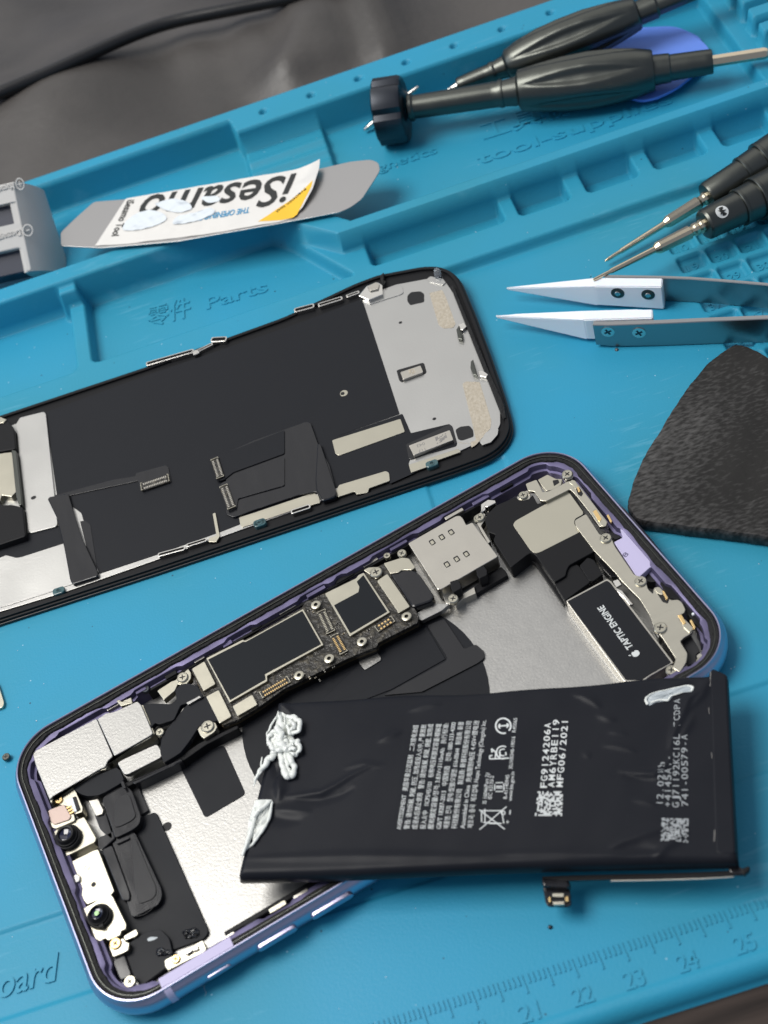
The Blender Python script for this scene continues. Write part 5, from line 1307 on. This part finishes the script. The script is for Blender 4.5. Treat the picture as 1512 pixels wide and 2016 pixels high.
tC, A2, B2 = small_driver((1191,514),2.0,(1512,314),7.0,
    [(1191,1.6),(1197,3.4),(1212,3.8),(1220,3.8),(1224,5.2),(1307,6.4),(1309,7)],
    [(1308,8),(1316,12),(1374,13),(1378,10.5),(1383,10.5),(1386,13),(1400,13.5)],
    [(1390,17),(1392,27),(1396,29),(1462,31),(1465,34),(1498,36),(1502,40),(1600,44)], [(1465,34),(1500,40)],
    'precision screwdriver without a badge, lying higher up just above the other one')

# --- ceramic tipped tweezers lying on their side
TW = thing('tweezers', 'open steel tweezers with white ceramic tips, lying on their side on the blue mat', 'tweezers', tuple(U(1300,600,0)))
def hull(name, pts, m, parent, bev=.25):
    off = np.array(parent['_o']); bm = bmesh.new()
    for p in pts: bm.verts.new(((np.array(p)-off)*MM).tolist())
    bmesh.ops.convex_hull(bm, input=bm.verts)
    bmesh.ops.dissolve_limit(bm, angle_limit=.02, verts=bm.verts, edges=bm.edges)
    bmesh.ops.bevel(bm, geom=bm.edges[:], offset=bev*MM, segments=2, affect='EDGES')
    bmesh.ops.recalc_face_normals(bm, faces=bm.faces)
    me = bpy.data.meshes.new(name); bm.to_mesh(me); bm.free(); me.materials.append(m)
    ob = bpy.data.objects.new(name, me); bpy.context.collection.objects.link(ob); ob.parent = parent; ob['_o'] = list(off); return ob
ZT = 8.2
def sec(pback, pfront, z0, z1):
    b, f_ = U(*pback, z1), U(*pfront, z1)
    return [(b[0],b[1],z0),(b[0],b[1],z1),(f_[0],f_[1],z0),(f_[0],f_[1],z1)]
r0 = sec((1305,547),(1303,565),.2,ZT); r1 = sec((1172,546),(1172,564),1.4,ZT)
tp_ = U(997,568,4.2); r2 = [(tp_[0],tp_[1]+a,tp_[2]+b) for a in (-.25,.25) for b in (-.4,.4)]
ctip = hull('ceramic_tip', r0+r1+r2, M['ceramic'], TW)
r0 = sec((1285,608),(1285,626),.2,ZT); r1 = sec((1150,612),(1150,630),1.2,ZT)
tp_ = U(976,623,4.2); r2 = [(tp_[0],tp_[1]+a,tp_[2]+b) for a in (-.25,.25) for b in (-.4,.4)]
ctip2 = hull('ceramic_tip', r0+r1+r2, M['ceramic'], TW)
# a fuller part of the lower tip in front of the steel
f0 = U(1168,634,ZT); f1 = U(1100,628,ZT-.8)
# steel arms: vertical strips, thin in plan
def arm(pts, z0, z1, th, side, name='arm'):
    P_ = [U(*p, z1) for p in pts]; V = []; Fc = []
    for i, p in enumerate(P_):
        t = P_[min(i+1,len(P_)-1)]-P_[max(i-1,0)]; n_ = np.array([-t[1],t[0],0]); n_ /= np.linalg.norm(n_); n_ *= side*th
        zz0 = z0[i] if hasattr(z0,'__len__') else z0
        b = .18
        for q, z in ((p,zz0),(p,z1-b),(p+n_*(b/th),z1),(p+n_*(1-b/th),z1),(p+n_,z1-b),(p+n_,zz0)): V.append((q[0],q[1],z))
    k = 6
    for i in range(len(P_)-1):
        for a in range(k): b = (a+1)%k; Fc.append((i*k+a, i*k+b, (i+1)*k+b, (i+1)*k+a))
    Fc.append(tuple(range(k))[::-1]); Fc.append(tuple(range((len(P_)-1)*k, len(P_)*k)))
    return mesh_obj(name, V, Fc, M['steel'], TW, 30)
arm([(1190,545.5),(1305,547.5),(1360,549.5),(1420,554),(1470,558),(1520,562.5),(1600,571),(1800,600)], .3, ZT+.1, 1.0, 1)
arm([(1167,640),(1200,640.5),(1300,637),(1400,632.5),(1512,628),(1600,624),(1800,617)], [1.2,.7,.4,.3,.2,.2,.2], ZT, 1.5, 1)
def face_disc(name, q, zz, nrm_, r, th, m, parent, n=24, cross=None):
    c = np.array(q, float); nn = np.array(nrm_, float); nn /= np.linalg.norm(nn)
    V, Fc = lathe_data(c-nn*.3, c+nn, [(0,r),(.3+th*.6,r),(.3+th,r*.85),(.3+th,.02)], n)
    o_ = mesh_obj(name, V, Fc, m, parent, 35)
    if cross:
        d_, s1, u1 = frame_axes(nn); mb_ = MB()
        for k in (0,1):
            a = .5+k*math.pi/2; e1 = s1*math.cos(a)+u1*math.sin(a); e2 = -s1*math.sin(a)+u1*math.cos(a)
            vs = []
            for z_ in (th-.05, th+.03):
                for x, y in ((-1,-.16),(1,-.16),(1,.16),(-1,.16)): vs.append(tuple(c+nn*(z_+.002*k)+e1*x*r*.6+e2*y*r))
            mb_.add(vs, [(0,1,2,3),(4,5,6,7),(0,1,5,4),(1,2,6,5),(2,3,7,6),(3,0,4,7)])
        mb_.build('screw_cross', cross, o_)
    return o_
def on_face(p, y_line_a, y_line_b, z1=ZT):
    """point where the view ray of photo pixel p meets the vertical plane through two top-edge pixels"""
    a, b = U(*y_line_a, z1), U(*y_line_b, z1); t = b-a; n_ = np.array([-t[1],t[0],0]); n_ /= np.linalg.norm(n_)
    dd = CM@np.array([(p[0]-PW/2)/F, -(p[1]-PH/2)/F, -1.0]); s_ = ((a-CO)@n_)/(dd@n_)
    return CO+dd*s_, (n_ if (CO-a)@n_ > 0 else -n_)
for p in ((1216,577),(1276,580)):
    c, n_ = on_face(p, (1172,564), (1303,565)); dk = face_disc('screw_ring', c, 0, n_, 1.75, .12, M['anod'], TW)
    face_disc('screw_end', c+n_*.12, 0, n_, .75, .3, M['chrome'], dk)
for p in ((1197,652),(1258,654)):
    c, n_ = on_face(p, (1167,640), (1300,637)); n_ = -n_ if (CO-c)@n_ < 0 else n_; face_disc('screw', c+n_*.22, 0, n_, 1.7, .14, M['chrome'], TW, cross=M['anodblk'])

# --- worn black rubber slab
def slab_z(x, y): return 3.7 + .25*math.sin(x*.19+y*.13) + .12*math.sin(x*.6-y*.4)
SP = uv_('K', [(778,1562),(790,1520),(812,1440),(845,1360),(885,1280),(940,1200),(1000,1095),(1045,1030),(1088,962),(1140,900),(1195,832),(1240,795),(1290,762),(1330,740),(1370,738),(1400,744),(1450,765),(1515,805),(1700,930),(2000,1200),(2050,1900),(1800,1800),(1512,1742),(1300,1712),(1100,1690),(950,1668),(850,1658),(810,1632)], 3.7)
Pr = resample(ccw(rnd(SP, 2.0, 3)), 1.0)
rq = np.random.default_rng(4)
Pr = [(x+.05*rq.normal(), y+.05*rq.normal()) for x, y in Pr]
def slab_mesh():
    P_ = np.array(Pr); V = []; Fc = []; n = len(P_); c = P_.mean(0)
    lv = [(.3,.15),(-.05,.9),(-.1,2.9),(.05,3.4),(.3,None)]
    rings = []
    for d_, z in lv:
        q = inset([tuple(p) for p in P_], d_) if d_ else [tuple(p) for p in P_]
        rings.append(q)
        for x, y in q: V.append((x, y, z if z is not None else slab_z(x, y)))
    for j in range(len(lv)-1):
        for i in range(n): Fc.append((j*n+i, j*n+(i+1)%n, (j+1)*n+(i+1)%n, (j+1)*n+i))
    Fc.append(tuple(range(n))[::-1])
    bm = bmesh.new(); vs = [bm.verts.new((x, y, 0)) for x, y in rings[-1]]; bm.faces.new(vs)
    for ax_, lo, hi in ((0, P_[:,0].min(), P_[:,0].max()), (1, P_[:,1].min(), P_[:,1].max())):
        for v in np.arange(lo+2, hi, 2.0):
            co_ = (v,0,0) if ax_ == 0 else (0,v,0); no_ = (1,0,0) if ax_ == 0 else (0,1,0)
            bmesh.ops.bisect_plane(bm, geom=bm.verts[:]+bm.edges[:]+bm.faces[:], plane_co=co_, plane_no=no_)
    bm.verts.index_update(); b0 = len(V)
    V += [(v.co.x, v.co.y, slab_z(v.co.x, v.co.y)) for v in bm.verts]
    Fc += [tuple(v.index+b0 for v in f.verts) for f in bm.faces]; bm.free()
    return mesh_obj('rubber_slab', V, Fc, M['slab'], None, 60)
tag(slab_mesh(), 'worn black rubber slab with scratched edges, below the tweezers at the right', 'rubber slab')

# --- steel opening tool with its white label
ZI = 11.6
IT = thing('opening_tool', 'thin steel prying strip with a crumpled white and yellow label, laid across the tray ridge', 'prying tool', tuple(U(430,410,0)))
prism('steel_blade', [tuple(U(*q, ZI)[:2]) for q in [(119,458),(150,428),(185,397),(250,392),(560,348),(690,318),(730,314),(745,320),(748,335),(738,352),(712,392),(690,408),(670,417),(560,438),(350,475),(200,488),(120,484)]], ZI-.35, ZI, M['strip'], IT, .08, 1.2)
LQ = [(187,484),(248,391),(634,325),(632,345),(618,380),(597,411),(578,428),(552,436),(400,462),(250,480)]
def lab_z(x, y):
    a = np.array(U(187,484,ZI)[:2]); e = np.array(U(600,411,ZI)[:2]); d_ = (e-a)/np.linalg.norm(e-a); t = np.array([x,y])-a; u = t@d_; L_ = np.linalg.norm(e-a)
    n_ = np.array([-d_[1],d_[0]])@t
    z = ZI+.12+.03*math.sin(u*.9+n_*.3)+.05*math.sin(u*.35-n_*.8)
    z += .06*max(0,math.sin(n_*1.3+u*.2))*math.exp(-((u-18)/14)**2)
    z += .8*max(0, (u-(L_-6))/6)**2*(1 if u > L_-6 else 0)
    return z
def grid_poly(name, poly, step, zf, th, m, parent):
    """a sheet with a fine inner grid so that it can be curved"""
    P_ = ccw([tuple(p) for p in poly]); bm = bmesh.new()
    vs = [bm.verts.new((x,y,0)) for x,y in P_]; bm.faces.new(vs)
    xs = [p[0] for p in P_]; ys = [p[1] for p in P_]
    for x in np.arange(min(xs)+step, max(xs), step):
        bmesh.ops.bisect_plane(bm, geom=bm.verts[:]+bm.edges[:]+bm.faces[:], plane_co=(x,0,0), plane_no=(1,0,0))
    for y in np.arange(min(ys)+step, max(ys), step):
        bmesh.ops.bisect_plane(bm, geom=bm.verts[:]+bm.edges[:]+bm.faces[:], plane_co=(0,y,0), plane_no=(0,1,0))
    V = [(v.co.x, v.co.y, zf(v.co.x, v.co.y)) for v in bm.verts]; bm.verts.index_update(); n = len(V)
    Fc = [tuple(v.index for v in f.verts) for f in bm.faces]
    be = [(e.verts[0].index, e.verts[1].index) for e in bm.edges if e.is_boundary]
    V += [(x,y,z-th) for x,y,z in V]
    F2 = Fc+[tuple(i+n for i in f[::-1]) for f in Fc]
    dirs = {}
    for f in Fc:
        for i in range(len(f)): dirs[(f[i], f[(i+1)%len(f)])] = 1
    for a, b in be:
        if (a,b) not in dirs: a, b = b, a
        F2.append((a, a+n, b+n, b))
    bm.free()
    return mesh_obj(name, V, F2, m, parent, 60)
lab = grid_poly('label', rnd([tuple(U(*q, ZI+.1)[:2]) for q in LQ], .4, 3), 1.0, lab_z, .1, M['label'], IT)
def on_lab(p): return tuple(U(*p, ZI+.15)[:2])
yb = grid_poly('yellow_band', [on_lab(q) for q in px('L', [(1012,868),(1230,722),(1224,745),(1165,842),(1150,853),(1100,862)])], 1.0, lambda x,y: lab_z(x,y)+.07, .03, M['yellow'], lab)
def lt(name, s, p0, p1, hgt, m, shear=0.0, bold=0.0, lift=.13, parent=None, k='L'):
    A, B = [on_lab(q) for q in px(k, [p0, p1])]
    return lettering(name, s, A, B, hgt, ZI, M[m], parent or lab, .02, zf=lambda x,y: lab_z(x,y)+lift, shear=shear, bold=bold)
lt('brand_lettering', 'iSesamo', (1162,682), (560,772), 13.5, 'black', shear=.25, bold=.012)
lt('small_lettering', 'THE OPENING TOOL', (978,812), (725,852), 2.6, 'cyan', shear=.15, bold=.01)
lt('small_lettering', 'iSesamo Tool', (500,785), (436,925), 2.6, 'black', bold=.01)
lt('band_lettering', 'Precision tool', (1195,745), (1080,828), 1.2, 'black', lift=.16, parent=yb)

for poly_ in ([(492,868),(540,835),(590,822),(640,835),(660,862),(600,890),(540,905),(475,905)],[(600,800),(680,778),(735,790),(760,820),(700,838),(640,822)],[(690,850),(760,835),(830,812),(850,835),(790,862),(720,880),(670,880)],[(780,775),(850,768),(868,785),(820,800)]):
    grid_poly('glare_patch', rnd([on_lab(q) for q in px('L', poly_)], 2.0, 4), .8, lambda x,y: lab_z(x,y)+.26+.05*math.sin(x*2.3+y)+.04*math.sin(y*3.1-x), .03, M['glare'], lab)  # glare on the worn label put in as pale crinkled patches
# --- grey magnetiser block leaning in the left end of the tray
def hit(p, z): return U(*p, z)
Lc = U(63, 533, 9.5); Tc = U(62, 345, 27.0)
e2 = Tc-Lc; e2[0] *= .35; hgt = np.linalg.norm(e2); e2 /= hgt
e1 = np.array([-1.0, 0.04, 0.0]); e1 -= e2*(e1@e2); e1 /= np.linalg.norm(e1)
nn = np.cross(e1, e2); nn = nn if nn[2] > 0 else -nn
MG = thing('magnetizer', 'grey plastic magnetiser block with dark windows, cut off by the left edge of the photo', 'magnetizer', (Lc[0]-12, Lc[1]+8, 0))
def mloc(u, v, w): return tuple(Lc+e1*u+e2*v+nn*w)
def mpos(p):          # photo pixel -> (u,v) on the front face
    dd = CM@np.array([(p[0]-PW/2)/F, -(p[1]-PH/2)/F, -1.0]); s_ = ((Lc-CO)@nn)/(dd@nn); q = CO+dd*s_-Lc; return q@e1, q@e2
def mprism(name, uvs, w0, w1, m, parent, bev=.3, r=1.2, holes=()):
    V, Fc = prism_data(rnd(uvs, r, 4), w0, w1, bev, holes)
    V = [mloc(*v) for v in V]
    if (np.cross(e1,e2)@nn) < 0: Fc = [f[::-1] for f in Fc]
    return mesh_obj(name, V, Fc, m, parent)
wn = [mpos(q) for q in px('V', [(0,520),(190,480),(232,745),(0,815)])]
wl = wn[0][0]+14
holes = [[(wn[1][0],wn[2][1]),(wl,wn[2][1]),(wl,wn[1][1]),(wn[1][0],wn[1][1])]]
b1 = mpos(px('V',[(255,1055)])[0]); b2 = mpos(px('V',[(385,1340)])[0])
W_ = 34
outl = [(0,0),(b1[0],0),(b1[0],b1[1]),(W_,b1[1]),(W_,hgt),(0,hgt)]
V, Fc = prism_data(rnd(outl, 1.2, 4), -3, 0, .45, holes)
V = [mloc(*v) for v in V]
if (np.cross(e1,e2)@nn) < 0: Fc = [f[::-1] for f in Fc]
mesh_obj('front_face', V, Fc, M['mag'], MG)
mprism('magnet', [(1.2,.8),(W_-1,.8),(W_-1,hgt-2),(1.2,hgt-2)], -11, -2.6, M['magdark'], MG, .3, .5)
# bulging grey flank at the right side of the block
V = []; Fc = []; nb_ = 10; nv = 8
for i in range(nb_+1):
    w = -16*i/nb_; bul = 7.5*math.sin(math.pi*min(1,.5*i/nb_))**.8
    for v in (0, hgt): V.append(mloc((-bul*(1 if v == 0 else .6)) if i else 0, v, w-.4)); 
    for v in (hgt, 0): V.append(mloc(2.5, v, w-.4))
for i in range(nb_):
    for a in range(4): b = (a+1)%4; Fc.append((i*4+a, i*4+b, (i+1)*4+b, (i+1)*4+a))
Fc.append((0,1,2,3)); Fc.append((nb_*4+3,nb_*4+2,nb_*4+1,nb_*4))
fl_ = mesh_obj('side_flank', V, Fc, M['mag'], MG, 50)
def mtext(s, p0, p1, hg):
    (u0,v0),(u1,v1) = [mpos(q) for q in px('V',[p0,p1])]
    mb_ = MB(); sg = np.cross(e1,e2)@nn
    # build in a plane right-handed about nn
    f1 = -e1 if sg < 0 else e1
    A = (-u0 if sg < 0 else u0, v0); B = (-u1 if sg < 0 else u1, v1)
    lettering('x', s, A, B, hg, 0, M['mag'], MG, .35, mb=mb_, bold=.02)
    V = [tuple(Lc+f1*x+e2*y+nn*z) for x, y, z in mb_.V]
    return mesh_obj('moulded_lettering', V, mb_.F, M['mag'], MG)
mtext('⊕ Magnetizer', (290,215), (-150,345), 1.9)
mtext('⊖ Demagnetizer', (400,785), (-250,975), 1.9)

# --- small loose things on the mat
c = U(12, 1490, 1.0)
o = screw_data((c[0],c[1]), .9, .95, .35).build('loose_screw', M['anod'], None, 35, [M['void']])
tag(o, 'tiny loose screw on the mat beside the rounded phone corner', 'screw')
V, Fc = prism_data(rnd(uv_('P', [(-40,1300),(-3,1348),(8,1383),(6,1392),(-30,1402),(-60,1330)], .9), .8, 4), .05, .9, .1)
o = mesh_obj('metal_plate', V, Fc, M['cream']); tag(o, 'corner of a small pale metal plate at the left edge', 'metal plate')
for (q, r, lab_) in (((1083,1825), .45, 'tiny dark crumb on the mat below the battery connector'),((1214,688), .5, 'tiny clear droplet on the mat below the tweezers')):
    c = U(*q, .2)
    V, Fc = lathe_data((c[0],c[1],0),(c[0],c[1],1),[(0,r),(.2,r),(.45,r*.7),(.5,.05)],12)
    o = mesh_obj('droplet' if r > .47 else 'crumb', V, Fc, M['clear'] if r > .47 else M['anodblk'], None, 60); tag(o, lab_, 'droplet' if r > .47 else 'crumb')
for o in bpy.data.objects:
    if '_o' in o: del o['_o']
